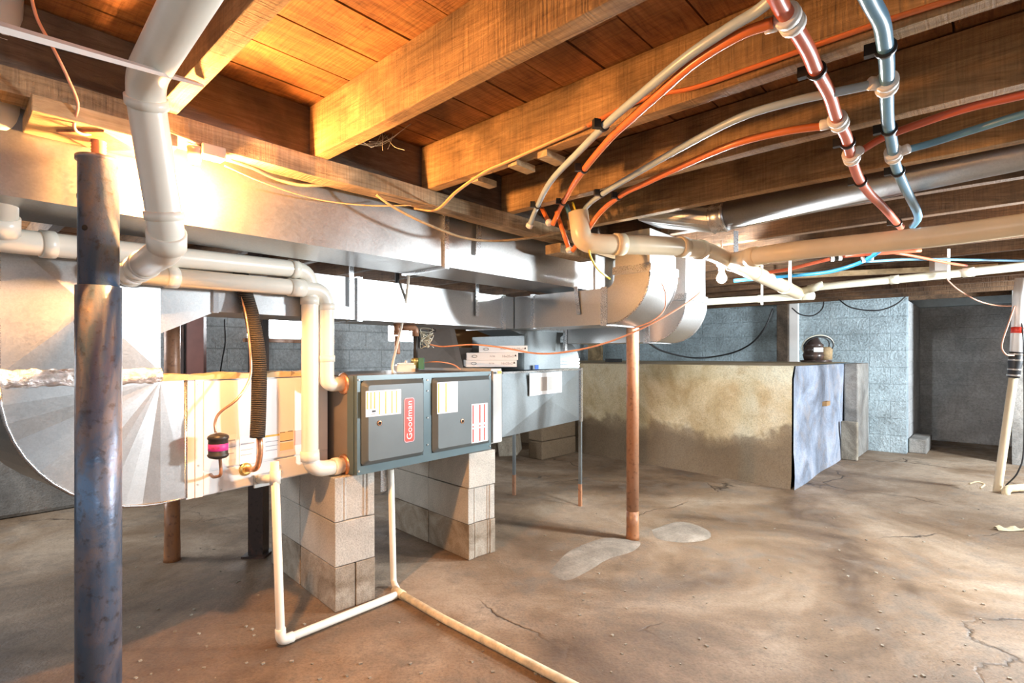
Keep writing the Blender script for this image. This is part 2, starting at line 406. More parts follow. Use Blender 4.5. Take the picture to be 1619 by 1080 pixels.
# walls
WZ = 2.0
def wall_left():
    a0, a1, z0, z1 = 2.02, 2.86, 1.33, 1.72; w0, w1 = 3.62, 4.02
    m = MB(); m.abox(-3, a0, 5.3, 5.5, 0, WZ); m.abox(a1, w0, 5.3, 5.5, 0, WZ); m.abox(w1, 7.95, 5.3, 5.5, 0, WZ)
    for q0, q1 in ((a0, a1), (w0, w1)): m.abox(q0, q1, 5.3, 5.5, 0, z0); m.abox(q0, q1, 5.3, 5.5, z1, WZ)
    struct('wall_left', m, 'wall_greyblue', rz=TH)
    m = MB().abox(-3, 5.0, 5.18, 5.299, 0, .98); struct('wall_left', m, 'rough_grey', rz=TH, bevel=.03)
    w = thing('window_1', ab((a0+a1)/2, 5.44, z0), 'small bright cellar window in the far block wall above the coil cabinet', 'window'); w['kind'] = 'structure'
    del w['category']
    make('pane', MB().abox(a0+.03, a1-.03, 5.44, 5.45, z0+.03, z1-.03), 'daylight', w)
    m = MB(); m.abox(a0, a1, 5.42, 5.47, z0, z0+.03); m.abox(a0, a1, 5.42, 5.47, z1-.03, z1); m.abox(a0, a0+.03, 5.42, 5.47, z0+.03, z1-.03); m.abox(a1-.03, a1, 5.42, 5.47, z0+.03, z1-.03)
    make('window_frame', m, 'white_bright', w)
    w = thing('window_2', ab((w0+w1)/2, 5.44, z0), 'small bright window behind the brown gas pipe fittings', 'window'); w['kind'] = 'structure'; del w['category']
    make('pane', MB().abox(w0+.02, w1-.02, 5.44, 5.45, z0+.02, z1-.02), 'daylight', w)
    m = MB(); m.abox(w0, w1, 5.42, 5.47, z0, z0+.02); m.abox(w0, w1, 5.42, 5.47, z1-.02, z1); m.abox(w0, w0+.02, 5.42, 5.47, z0+.02, z1-.02); m.abox(w1-.02, w1, 5.42, 5.47, z0+.02, z1-.02)
    make('window_frame', m, 'white_bright', w)
    struct('trim_1', MB().abox(a0-.04, a1+.04, 5.24, 5.41, z0-.035, z0-.001), 'post_rust', rz=TH)
wall_left()
m = MB(); m.abox(7.77, 7.97, .782, 5.3, 0, WZ); struct('wall_back', m, 'wall_blue', rz=TH+math.pi/2)
m = MB(); m.abox(7.77, 7.97, -4.0, -.127, 0, WZ); struct('wall_right', m, 'rough_grey', rz=TH+math.pi/2)
m = MB(); m.abox(9.3, 9.5, -.6, 1.4, 0, 1.83); struct('wall_recess', m, 'wall_dark', rz=TH+math.pi/2)
m = MB(); m.abox(7.97, 9.3, .782, .95, 0, 1.83); m.abox(7.97, 9.3, -.4, -.2, 0, 1.83); struct('wall_recess', m, 'wall_dark', rz=TH)
struct('trim_2', MB().abox(9.24, 9.5, -.6, 1.4, 1.835, 2.0), plain('pale_blue_board', (.62, .76, .84), .6), rz=TH)
struct('trim_3', MB().abox(7.62, 7.76, -3.9, 5.2, 1.90, 2.015), 'header', rz=TH+math.pi/2)
# poured ledge against the back wall
def ledge():
    t = thing('concrete_ledge', ab(6.0, 2.6, 0), 'waist high stained concrete ledge running along the back wall', 'ledge')
    m = MB()
    nb, nz = 26, 10
    def X(b, z):     # front face, gently uneven, with a worn slope at the top
        a = 5.05+.085*max(0, (b-1.3))*1.0 + .018*math.sin(3.1*b+4*z)+.012*math.sin(7*b-5*z)
        if z > .96: a += (z-.96)*.55
        if z < .1: a -= (.1-z)*.25
        return a
    vs = []; fs = []
    for i in range(nb+1):
        bb = 1.315+(5.17-1.315)*i/nb
        for j in range(nz+1):
            z = 1.07*j/nz; vs.append(ab(X(bb, z), bb, z))
    for i in range(nb):
        for j in range(nz):
            q = i*(nz+1)+j; fs.append((q, q+nz+1, q+nz+2, q+1))
    m.add(vs, fs, True)
    make('front_face', m, 'plinth', t)
    m = MB(); vs = []; fs = []
    for i in range(nb+1):
        bb = 1.315+(5.17-1.315)*i/nb; vs += [ab(X(bb, 1.07), bb, 1.07), ab(7.765, bb, 1.085)]
    for i in range(nb): fs.append((2*i+1, 2*i, 2*i+2, 2*i+3))
    m.add([v for v in vs], [tuple(reversed(f)) for f in fs]); make('top_face', m, 'plinth', t)
    m = MB(); vs = []; fs = []; na = 14
    for i in range(na+1):
        f = i/na
        for j in range(nz+1):
            z = 1.07*j/nz; a = X(1.315, z)*(1-f)+7.765*f
            vs.append(ab(a, 1.315-(.03*(1-z) if z < .25 else .015)*(1)-.010*math.sin(5*a+3*z)*(1 if 0 < i < na else 0), z))
    for i in range(na):
        for j in range(nz):
            q = i*(nz+1)+j; fs.append((q+1, q+nz+2, q+nz+1, q))
    m.add(vs, fs, True); make('side_face', m, 'plinth_side', t)
    return t
ledge()
solo('wood_shim', MB().box(ab(6.05, 1.255).xy, A*.16, B*.05, .655, .70), 'cardboard',
     'short weathered wood peg stuck out of the bluish ledge side', 'peg')
solo('concrete_pilaster', MB().abox(7.07, 7.76, 1.155, 1.29, 0, 1.075), 'rough_grey', 'dark rough concrete stub between the ledge end and the pale blue wall', 'pilaster', rz=TH, bevel=.012)
solo('concrete_paver', MB().abox(6.86, 6.93, 1.125, 1.36-.075, 0, .43), 'cobble', 'brown stained concrete slab leaning upright at the ledge end', 'slab', rz=TH, bevel=.012)
solo('concrete_paver', MB().abox(7.9, 8.5, .60, .775, 0, .17), 'rough_grey', 'low grey slab on the floor just inside the recess corner', 'slab', rz=TH, bevel=.012)
solo('wood_post', MB().abox(7.66, 7.76, 2.04, 2.18, 1.075, 1.895), 'header', 'dark rough wooden post standing on the ledge against the pale blue wall', 'post', rz=TH, bevel=.006)
solo('plank', MB().abox(7.70, 7.76, 1.93, 2.035, 1.086, 1.895), 'white_bright', 'white painted upright board beside the dark post on the ledge', 'board', rz=TH)
solo('plank', MB().abox(7.5, 7.56, 4.86, 5.12, 1.086, 1.895), 'pine', 'weathered light plank standing in the far corner of the ledge', 'board', rz=TH)
solo('brick', MB().box(P(957, 578, 7.05).xy, A*.09, -B*.2, 1.08, 1.125), 'black', 'small black block lying on the ledge left of the rusty column', 'block')

# ================================================================== FRAME OF THE FLOOR ABOVE
BE = 1.745         # where the joists end on the beam
beam = thing('support_beam', ab(2.2, 1.8, 1.775), 'long weathered timber beam carrying the ends of the joists', 'beam')
beam.rotation_euler = (0, 0, TH)
make('header_board', MB().abox(-1.6, 3.6, BE, 1.83, 1.845, 2.018), 'header', beam)
make('header_board', MB().abox(.385, .40, BE-.012, BE, 1.85, 2.01), 'header', beam)
led = MB()
pa = [-1.6+i*.13 for i in range(41)]
vs = []; fs = []
for a_ in pa:
    w = .005*math.sin(a_*9)+.003*math.sin(a_*23); z = .004*math.sin(a_*5+1)
    vs += [ab(a_, 1.70+w, 1.775+z), ab(a_, BE+.04, 1.775+z), ab(a_, BE+.04, 1.838), ab(a_, 1.702+w*.5, 1.838)]
for i in range(len(pa)-1):
    q = 4*i
    for j in range(4): fs.append((q+j, q+(j+1) % 4, q+4+(j+1) % 4, q+4+j))
fs += [(3, 2, 1, 0), (4*len(pa)-4, 4*len(pa)-3, 4*len(pa)-2, 4*len(pa)-1)]
led.add(vs, fs); make('ledger_strip', led, 'ledger', beam)
solo('bearing_plate', MB().abox(.15, .45, 1.655, 1.84, 1.732, 1.772), 'pine', 'light wooden plate under the beam on top of the near jack post', 'plate', rz=TH, bevel=.003)
solo('bearing_plate', MB().abox(-.9, .08, 1.66, 1.80, 1.74, 1.772), 'pine', 'light timber offcut under the beam at the left picture edge', 'plate', rz=TH, bevel=.003)
solo('wood_block', MB().box(P(886, 395, 2.72).xy, A*.32, B*.10, 1.695, 1.745), 'ledger', 'rough timber block under the beam end by the red tube elbow', 'block', bevel=.003)

jlab = {
 0: 'rough joist with orange light beside the wide bent white vent pipe',
 1: 'broad bright sawn joist with grey stripe below, second from left',
 2: 'orange lit joist with large knot and cable stapled along its edge',
 3: 'joist with wooden bridging struts, first behind the knotty joist',
 4: 'joist directly in front of the round metal duct',
 5: 'dark joist directly behind the round metal duct',
 6: 'dark joist second behind the round metal duct',
 7: 'dark joist third behind the round metal duct',
 8: 'dark joist fourth behind the round metal duct',
 9: 'dark joist fifth behind the round metal duct'}
def joist(a, b0, b1, mat, label, group, th=.05, z0=1.84, seed=0):
    rnd = random.Random(seed); m = MB(); n = 14; vs = []; fs = []
    for i in range(n+1):
        bb = b0+(b1-b0)*i/n; w = rnd.uniform(-.003, .003); z = rnd.uniform(-.003, .003)
        if i == 0 : w = z = 0
        vs += [ab(a+w, bb, z0+z), ab(a+th+w, bb, z0+z*.6), ab(a+th, bb, 2.018), ab(a, bb, 2.018)]
    for i in range(n):
        q = 4*i
        for j in range(4): fs.append((q+j, q+4+j, q+4+(j+1) % 4, q+(j+1) % 4))
    fs += [(0, 1, 2, 3), (4*n+3, 4*n+2, 4*n+1, 4*n)]
    m.add(vs, fs)
    o = make('floor_joist', m, mat, rz=TH+math.pi/2, bevel=.003)
    return tag(o, label, 'joist', group)
ja = [.41, .87, 1.35, 1.826, 2.30, 2.77, 3.24, 3.71, 4.18, 4.65]
for i, a in enumerate(ja):
    b1 = BE-.002 if a < 3.5 else 5.2
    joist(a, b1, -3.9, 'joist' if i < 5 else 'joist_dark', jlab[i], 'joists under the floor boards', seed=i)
for i in range(6):
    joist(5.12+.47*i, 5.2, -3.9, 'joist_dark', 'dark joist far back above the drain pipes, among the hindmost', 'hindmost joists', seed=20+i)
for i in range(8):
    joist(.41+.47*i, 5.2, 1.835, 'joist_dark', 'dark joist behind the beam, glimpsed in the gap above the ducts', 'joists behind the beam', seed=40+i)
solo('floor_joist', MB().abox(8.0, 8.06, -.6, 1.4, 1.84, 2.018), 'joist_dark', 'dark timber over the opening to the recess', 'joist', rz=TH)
# small cleats and blocking between the joists
for i, (px, py) in enumerate(((765, 283), (825, 258), (872, 244))):
    p = Zp(px, py, 1.842); c = p+Vector((0, 0, -.012))
    solo('wood_cleat', MB().obox(c, A*.05, B*.02, UP*.011), 'pine',
         ('light wooden cleat tacked below the knotty joist, nearest the beam', 'light wooden cleat tacked below the knotty joist, middle of three', 'light wooden cleat tacked below the knotty joist, farthest from the beam')[i], 'cleat', 'cleats under the knotty joist')
for i, bb in enumerate((-.90, -1.03, -1.16)):
    pts = [ab(1.42, bb, 1.87), ab(1.82, bb, 1.99)] if i % 2 else [ab(1.42, bb, 2.0), ab(1.82, bb, 1.87)]
    d = (pts[1]-pts[0]); n = B*.022; n = Vector((n.x, n.y, 0)); u = d.normalized().cross(n.normalized())*.02
    m = MB().obox((pts[0]+pts[1])/2, d*.47, n, u)
    solo('joist_bridging', m, 'joist_dark', ('bridging strut between two joists at upper right, leftmost of three', 'bridging strut between two joists at upper right, middle one', 'bridging strut between two joists at upper right, rightmost of three')[i], 'strut', 'bridging struts')

# ================================================================== POSTS
M['foot_rust'] = rusty('flaking_rust', (.30, .14, .07), (.42, .17, .06), (.12, .05, .03), .4, .6, .05)
def jack_post():
    c = Vector((-1.09, 1.393, 0))
    t = thing('jack_post', c, 'blued and rusty steel jack post standing nearest the camera at left', 'post')
    make('lower_tube', MB().lathe(c, UP, [(0, .050), (1.343, .050), (1.3435, .0445)], 36), 'post_steel', t)
    up = make('upper_tube', MB().lathe(c+UP*1.344, UP, [(0, .0445), (.325, .0445), (.326, .050), (.336, .050), (.337, .03)], 36), 'post_steel', t)
    make('screw', MB().lathe(c+UP*1.68, UP, [(i*.004, .0155+.002*(i % 2)) for i in range(12)]+[(.05, .017)], 20), 'post_rust', t)
    make('bearing_cap', MB().box((c.x-.06, c.y-.06), (.12, 0), (0, .12), 1.7255, 1.7318), 'post_rust', t)
    for px, py, mt in ((163, 408, 'hole'), (163, 508, 'greyprint'), (165, 305, 'hole'), (134, 360, 'hole')):
        r = .0445 if py < 453 else .05
        x = (px-CX)/FPX*(1.393-r); ang = math.atan2(-1, (x-c.x)/r*1.0)
        dx = max(-.95, min(.95, (x-c.x)/r)); n = Vector((dx, -math.sqrt(1-dx*dx), 0))
        n = n if abs(dx) < .95 else Vector((-.9, -.43, 0))
        z = H+(CY-py)/FPX*(1.393-r)
        make('pin_hole', MB().lathe(Vector((c.x, c.y, z))+n*(r-.006), n, [(0, .0075), (.0068, .0075)], 14), mt, t, )
jack_post()
def column(name, x, y, r, z1, mat, label, rustz=None):
    c = Vector((x, y, 0)); t = thing(name, c, label, 'post')
    if rustz:
        make('shaft', MB().lathe(c+UP*rustz, UP, [(0, r), (z1-rustz-.012, r)], 26), mat, t)
        make('rusted_foot', MB().lathe(c, UP, [(0, r*1.12), (.02, r*1.05), (rustz*.5, r*.99), (rustz, r)], 22), 'foot_rust', t)
    else: make('shaft', MB().lathe(c, UP, [(0, r), (z1-.012, r)], 26), mat, t)
    make('cap_plate', MB().box((x-r-.02, y-r-.02), (2*r+.04, 0), (0, 2*r+.04), z1-.012, z1), mat, t)
column('lally_column', .765, 3.35, .039, 1.773, 'post_rust', 'rust brown round column standing alone in front of the ledge', .18)
column('lally_column', -1.93, 3.0, .040, 1.84, 'post_rust', 'rusted round column under the silver elbow, left of the furnace piers', .35)
t = thing('steel_column', (-1.483, 3.09, 0), 'dark rusted square column behind the near block pier', 'post')
make('shaft', MB().box((-1.525, 3.05), (.085, 0), (0, .08), 0, 1.828), 'post_dark', t)
make('base_plate', MB().box((-1.55, 3.02), (.135, 0), (0, .14), 0, .012), 'post_dark', t)
t = thing('steel_column', (-2.63, 4.40, 0), 'maroon steel column seen under the silver duct transition', 'post')
make('web', MB().box((-2.70, 4.37), (.13, .03), (-.01, .06), 0, 1.83), 'maroon', t)
make('flange', MB().box((-2.735, 4.34), (.03, .01), (-.03, .12), 0, 1.83), 'post_dark', t)
solo('steel_rod', MB().tube([P(283, 515, 3.6), P(285, 700, 3.6)], .006, 8), 'screw', 'thin pale rod standing beside the round column behind the plenum', 'rod')

# ================================================================== CONCRETE BLOCKS
def block_mesh(o, la, lb, z, ears=True):
    """o: near corner in plan, la: end width vector, lb: length vector"""
    o = Vector(o[:2]); u = Vector(la[:2]); w = Vector(lb[:2]); U = u.normalized(); V = w.normalized(); L = u.length; K = w.length
    if ears and L > .15:
        d = .008
        pr = [(0, 0), (.035, 0), (.042, d), (.050, d*.2), (.058, d), (L-.058, d), (L-.050, d*.2), (L-.042, d), (L-.035, 0), (L, 0)]
        pr += [(L, K)] + [(x, K-y) for x, y in reversed(pr[1:-1])] + [(0, K)]
    else: pr = [(0, 0), (L, 0), (L, K), (0, K)]
    poly = [o+U*x+V*y for x, y in pr]
    return MB().prism([(p.x, p.y, z+.002) for p in poly], (0, 0, .199))
BA = Vector((.733, .68)).normalized(); BB = Vector((-.69, .724)).normalized()
def pier(o, name_, damp, rows):
    for (c, i, split, ears, lab) in rows:
        z = .203*c; base = Vector(o)+BB*(.402*i)+BA*random.uniform(-.004, .004)
        if split:
            for k in range(2):
                solo('concrete_block', block_mesh(base+BA*(.102*k), BA*.096, BB*.39, z, False), 'block_wet' if c == 0 else 'block', lab[k], 'concrete block', name_, rz=math.atan2(BB.y, BB.x), bevel=.003)
        else:
            solo('concrete_block', block_mesh(base, BA*.197, BB*.395, z, ears), 'block_wet' if c == 0 else 'block', lab, 'concrete block', name_, rz=math.atan2(BB.y, BB.x), bevel=.003)
g1 = 'blocks of the near furnace pier'; g2 = 'blocks of the far furnace pier'
pier((-.80, 2.38), g1, True, [
 (0, 0, True, True, ('narrow bottom block at the front of the near pier, left of the split', 'narrow bottom block at the front of the near pier, right of the split')),
 (1, 0, False, False, 'plain faced middle block at the front of the near pier'),
 (2, 0, False, True, 'grooved top block at the front of the near pier, below the furnace corner'),
 (0, 1, False, True, 'shadowed bottom block at the rear of the near pier'),
 (1, 1, False, True, 'shadowed middle block at the rear of the near pier'),
 (2, 1, False, True, 'shadowed top block at the rear of the near pier')])
pier((-.245, 2.99), g2, True, [
 (0, 0, False, True, 'damp grooved bottom block at the front of the far pier'),
 (1, 0, False, True, 'grooved middle block at the front of the far pier'),
 (2, 0, False, False, 'plain faced top block at the front of the far pier'),
 (0, 1, False, True, 'grey bottom block at the rear of the far pier'),
 (1, 1, False, True, 'grey middle block at the rear of the far pier'),
 (2, 1, False, True, 'grey top block at the rear of the far pier')])
p = Vector((.334, 5.87))
for k, lb in enumerate(('bottom plastered block of the stub pier behind the thin duct legs', 'middle plastered block of the stub pier behind the thin duct legs', 'top plastered block of the stub pier behind the thin duct legs')):
    solo('concrete_block', MB().box(p+A*(.01*k)+B*.01*k, A*.64, B*.2, .203*k+.001, .203*k+.201), 'plinth', lb, 'concrete block', 'blocks of the stub pier', rz=TH, bevel=.012)
solo('concrete_block', MB().obox(P(806, 703, 5.95)+UP*.005, Vector((.10, -.03, .012)), Vector((.03, .19, 0)), Vector((-.012, 0, .10))), 'cobble', 'loose tilted block lying left of the stub pier', 'concrete block', bevel=.01)
solo('concrete_block', MB().obox(P(762, 706, 6.3)+UP*.02, Vector((.14, .05, 0)), Vector((-.05, .15, 0)), Vector((0, 0, .08))), 'cobble', 'rough dark block in the shadow farthest left of the stub pier', 'concrete block', bevel=.02)

# ================================================================== DUCTWORK
def xbreak(m, p0, d, z0, z1, L, bulge):         # panel with folded diagonals standing out towards the viewer
    n = Vector((d[1], -d[0], 0)); p0 = Vector((p0[0], p0[1], 0)); d = Vector((d[0], d[1], 0))
    c = [p0+UP*z0, p0+d*L+UP*z0, p0+d*L+UP*z1, p0+UP*z1]; mid = (c[0]+c[2])/2+n*bulge
    m.add(c+[mid], [(0, 1, 4), (1, 2, 4), (2, 3, 4), (3, 0, 4)]); return m
md = thing('main_duct', ab(1.5, 2.0, 1.566), 'long rectangular galvanized duct hung just behind the timber beam', 'duct')
md.rotation_euler = (0, 0, TH)
make('duct_body', MB().abox(-1.5, 3.5, 1.845, 2.15, 1.566, 1.795), 'galv', md)
for a in (-.35, 1.564, 2.78):
    make('seam_flange', MB().abox(a-.013, a+.013, 1.832, 2.16, 1.556, 1.80), 'seam', md)
def strap(name, pts, w, axis, label, mat='seam'):
    n = Vector(axis)*w/2; m = MB(); vs = []; fs = []; pts = [Vector(p) for p in pts]
    th = (pts[-1]-pts[0]).normalized().cross(n.normalized())*.0015
    for p in pts: vs += [p-n-th, p+n-th, p+n+th, p-n+th]
    for i in range(len(pts)-1):
        q = 4*i
        for j in range(4): fs.append((q+j, q+(j+1) % 4, q+4+(j+1) % 4, q+4+j))
    fs += [(3, 2, 1, 0), (4*len(pts)-4, 4*len(pts)-3, 4*len(pts)-2, 4*len(pts)-1)]
    m.add(vs, fs); return solo(name, m, mat, label, 'strap', 'metal hanger straps')
A3 = Vector((A.x, A.y, 0)); B3 = Vector((B.x, B.y, 0))
def Dat(px, b):                  # depth of the plane B=b at a column, and back
    k = (px-CX)/FPX
    # X = A.x a + B.x b ; Y = A.y a + B.y b ; X = k Y
    a = (k*B.y*b-B.x*b)/(A.x-k*A.y); return a, A.y*a+B.y*b
def Aat(px, a):                  # on the plane A=a
    k = (px-CX)/FPX; b = (A.x*a-k*A.y*a)/(k*B.y-B.x); return b, A.y*a+B.y*b
a, D = Dat(759, 1.825); z = lambda y, D: H+(CY-y)/FPX*D
strap('hanger_strap', [ab(a, 1.835, 1.842), ab(a, 1.828, 1.80), ab(a-.012, 1.829, z(404, D))], .030, A3, 'metal hanger strap against the main duct above the vertical black gas pipe', 'seam')
a, D = Dat(909, 1.70)

# trunk with its branch to the front
tr = thing('trunk_duct', ab(1.7, 2.45, 1.337), 'lower rectangular galvanized trunk duct running behind the furnace', 'duct')
tr.rotation_euler = (0, 0, TH)
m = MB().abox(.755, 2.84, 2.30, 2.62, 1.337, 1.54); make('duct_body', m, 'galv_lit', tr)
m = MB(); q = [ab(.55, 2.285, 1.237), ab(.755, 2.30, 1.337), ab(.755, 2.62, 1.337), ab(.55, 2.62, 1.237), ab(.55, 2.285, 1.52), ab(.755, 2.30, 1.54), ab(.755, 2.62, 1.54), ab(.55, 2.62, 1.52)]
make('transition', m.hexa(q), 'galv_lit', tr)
for px in (569, 797):
    a, D = Dat(px, 2.29); make('seam_flange', MB().abox(a-.014, a+.014, 2.288, 2.63, 1.33, 1.547), 'seam', tr)
make('seam_flange', MB().abox(.745, .765, 2.29, 2.63, 1.332, 1.545), 'seam', tr)
for px, y0, y1, nm in ((556, 400, 485, 'vertical hanger strap on the lower trunk duct, left of the gas pipe'), (755, 447, 500, 'vertical hanger strap on the lower trunk duct, above the filter boxes'), ):
    a, D = Dat(px, 2.285); strap('hanger_strap', [ab(a, 2.286, 1.84), ab(a, 2.286, z(y1, D))], .024, A3, nm)
def branch(name, a0, a1, zb, bl, pi, po, label, ztop):
    """horizontal duct along the joists that turns up: pi inner, po outer face of the riser"""
    hgt = .203; t = thing(name, ab((a0+a1)/2, (bl+po)/2, zb), label, 'duct'); t.rotation_euler = (0, 0, TH)
    bc = pi+.05; R = bc-po; zc = zb+R; ri = .05
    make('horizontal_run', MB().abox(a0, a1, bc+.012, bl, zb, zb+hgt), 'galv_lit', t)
    n = 12; outer = []; inner = []
    for i in range(n+1):
        an = math.pi/2*i/n
        outer.append((bc-R*math.sin(an), zc-R*math.cos(an)))
        inner.append((bc-ri*math.sin(an), (zb+hgt+ri)-ri*math.cos(an)))
    inner[-1] = (inner[-1][0], zc) if inner[-1][1] < zc else inner[-1]
    m = MB(); vs = []
    for (b_, z_) in outer: vs += [ab(a0, b_, z_), ab(a1, b_, z_)]
    for (b_, z_) in inner: vs += [ab(a0, b_, z_), ab(a1, b_, z_)]
    fs = []; k = 2*(n+1)
    for i in range(n):
        fs.append((2*i+1, 2*i, 2*i+2, 2*i+3))
    m.add(vs, fs, True)
    fs = [(k+2*i, k+2*i+1, k+2*i+3, k+2*i+2) for i in range(n)]
    m.add(vs, fs, True); make('elbow_back', m, 'galv_lit', t)
    m = MB()
    fs = [(2*i, k+2*i, k+2*i+2, 2*i+2) for i in range(n)]+[(2*i+1, 2*i+3, k+2*i+3, k+2*i+1) for i in range(n)]
    m.add(vs, fs); make('elbow_cheek', m, 'galv', t)
    m = MB().tube([ab(a0-.002, b_, z_) for b_, z_ in outer], .0045, 6)
    m.tube([ab(a1+.002, b_, z_) for b_, z_ in outer], .0045, 6); make('elbow_seam', m, 'seam', t)
    zt = max(zc, inner[-1][1])
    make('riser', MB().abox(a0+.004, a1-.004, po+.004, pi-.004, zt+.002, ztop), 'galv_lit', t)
    make('collar', MB().abox(a0-.008, a1+.008, po-.008, pi+.008, zt+.005, zt+.045), 'seam', t)
    make('seam_flange', MB().abox(a0-.007, a1+.007, bc-.005, bc+.035, zb-.007, zb+hgt+.007), 'seam', t)
    return t
br = branch('branch_duct', 2.53, 2.84, 1.337, 2.295, 1.553, 1.336, 'near galvanized branch duct ending in a curved elbow in front of the column', 1.832)
make('seam_flange', MB().abox(2.522, 2.848, 2.13, 2.155, 1.33, 1.547), 'seam', br)
branch('branch_duct', 3.14, 3.45, 1.25, 2.36, 1.62, 1.415, 'far galvanized branch duct with curved elbow behind the column', 1.832)
b_, D = Aat(914, 2.515); strap('hanger_strap', [ab(2.518, b_+.02, 1.565), ab(2.518, b_, z(497, D))], .026, B3, 'bent hanger strap on the side of the near branch duct')
b_, D = Aat(893, 3.12)
solo('hanger_angle', MB().abox(3.11, 3.135, b_-.01, b_+.01, 1.20, 1.50), 'seam', 'upright metal angle at the inner end of the far branch duct', 'bracket', rz=TH)

# supply plenum at far left
C0 = Vector((-1.245, 2.013)); CA = Vector((.556, .831)).normalized(); CB = Vector((-CA.y, CA.x)); CN = -CB
def cp(tt, z, out=0.0, back=0.0): p = C0+CA*tt+CN*out+CB*back; return Vector((p.x, p.y, z))
rzc = math.atan2(CA.y, CA.x)
pl = thing('return_plenum', cp(-.25, .62, 0, .25), 'big galvanized plenum with a rounded elbow bottom at the left', 'duct'); pl.rotation_euler = (0, 0, rzc)
R_ = .435; tc_ = -.087; zc_ = 1.07
rim = [(0, zc_-.45), (tc_, zc_-.45)]+[(tc_-R_*math.sin(math.pi/2*i/12), zc_-.45*math.cos(math.pi/2*i/12)) for i in range(1, 13)]
m = MB()
for i in range(len(rim)-1):
    (t0, z0), (t1, z1) = rim[i], rim[i+1]
    m.add([cp(t0, z0, 0), cp(t0, z0, 0, .5), cp(t1, z1, 0, .5), cp(t1, z1, 0)], [(0, 1, 2, 3)], True)
make('elbow_back', m, 'galv', pl)
m = MB(); pts = [cp(tc_, zc_, .004)]+[cp(t_, z_, .004-(.006 if i % 4 == 3 else -.003 if i % 4 == 1 else 0)) for i, (t_, z_) in enumerate([(0, zc_)]+rim)]
m.add(pts, [(0, i, i+1) for i in range(1, len(pts)-1)])
make('elbow_cheek', m, 'galv_lit', pl)
make('elbow_seam', MB().tube([cp(t_, z_, .004) for t_, z_ in [(0, 1.07)]+rim], .006, 8), 'seam', pl)
m = MB(); m.box(cp(tc_, 0, 0).xy, CA*(-R_), CB*.5, 1.06, 1.535); make('plenum_body', m, 'galv', pl)
m = MB(); xbreak(m, cp(tc_-R_, 0, .004).xy, CA, 1.105, 1.53, R_, .022); make('folded_panel', m, 'galv_lit', pl)
m = MB()
zt = 1.075
n = 40; vs = []; rnd = random.Random(3)
for i in range(n+1):
    tt = tc_-R_-.004+(R_+.008)*i/n
    vs += [cp(tt, 1.062+rnd.uniform(-.004, .004), .006), cp(tt, 1.078, .012+rnd.uniform(0, .012)), cp(tt, 1.098, .010+rnd.uniform(0, .010)), cp(tt, 1.118+rnd.uniform(-.004, .004), .006)]
m.add(vs, [(4*i+j, 4*i+4+j, 4*i+5+j, 4*i+1+j) for i in range(n) for j in range(3)], True)
make('foil_tape', m, 'foil', pl)
make('drive_cleat', MB().box(cp(tc_-R_-.012, 0, .006).xy, CA*.016, CB*.03, 1.12, 1.535), 'seam', pl)

# coil cabinet
def tq(px): k = (px-CX)/FPX; return (k*C0.y-C0.x)/(CA.x-k*CA.y)
def rect(p0, d, px0, px1, yt, yb):            # pixels -> (u0,u1,z0,z1) on an upright plane
    pm = onplane((px0+px1)/2, yt, p0, d); pb = onplane((px0+px1)/2, yb, p0, d)
    a = onplane(px0, yt, p0, d); b = onplane(px1, yt, p0, d)
    p0 = Vector((p0[0], p0[1])); d = Vector((d[0], d[1])).normalized()
    return (a.xy-p0).dot(d), (b.xy-p0).dot(d), pb.z, pm.z
def panel(m, p0, d, u0, u1, z0, z1, o0, o1):  # slab standing o0..o1 proud of an upright plane (towards viewer)
    d = Vector((d[0], d[1])).normalized(); n = Vector((d.y, -d.x)); p = Vector((p0[0], p0[1]))+d*u0+n*o0
    return m.box(p, d*(u1-u0), n*(o1-o0), z0, z1)
cc = thing('coil_cabinet', cp(.3, .613, 0, .27), 'cream enamelled coil cabinet between the silver elbow and the grey furnace', 'cabinet'); cc.rotation_euler = (0, 0, rzc)
make('case', MB().box(C0, CA*.64, CB*.53, .613, 1.070), 'beige', cc)
m = MB(); panel(m, C0, CA, .0, .03, .613, 1.07, .001, .006); panel(m, C0, CA, .032, .060, .613, 1.068, .001, .009); make('corner_trim', m, 'beige', cc)
make('access_panel', panel(MB(), C0, CA, .064, .636, .712, 1.062, .001, .007), 'beige', cc, bevel=.002)
make('lower_panel', panel(MB(), C0, CA, .064, .636, .617, .706, .001, .006), 'beige', cc, bevel=.002)
for px, py in ((314, 608), (314, 736), (313, 766), (351, 774), (443, 736), (446, 745)):
    q = onplane(px, py, C0+CN*.009, CA); n3 = Vector((CN.x, CN.y, 0)); make('screw', MB().lathe(q, n3, [(0, .004), (.003, .0035)], 10), 'screw', cc)
def labels(parent, p0, d, off, items):
    for name, r, mat in items:
        u0, u1, z0, z1 = rect(p0, d, *r); make(name, panel(MB(), p0, d, u0, u1, z0, z1, off, off+.0008), mat, parent); off += .00001
labels(cc, C0, CA, .0075, [('rating_label', (377, 402, 689, 732), 'label'), ('rating_label', (404, 440, 688, 725), 'label'), ('warning_label', (441, 476, 680, 712), 'label'), ('service_label', (357, 373, 687, 726), 'label')])
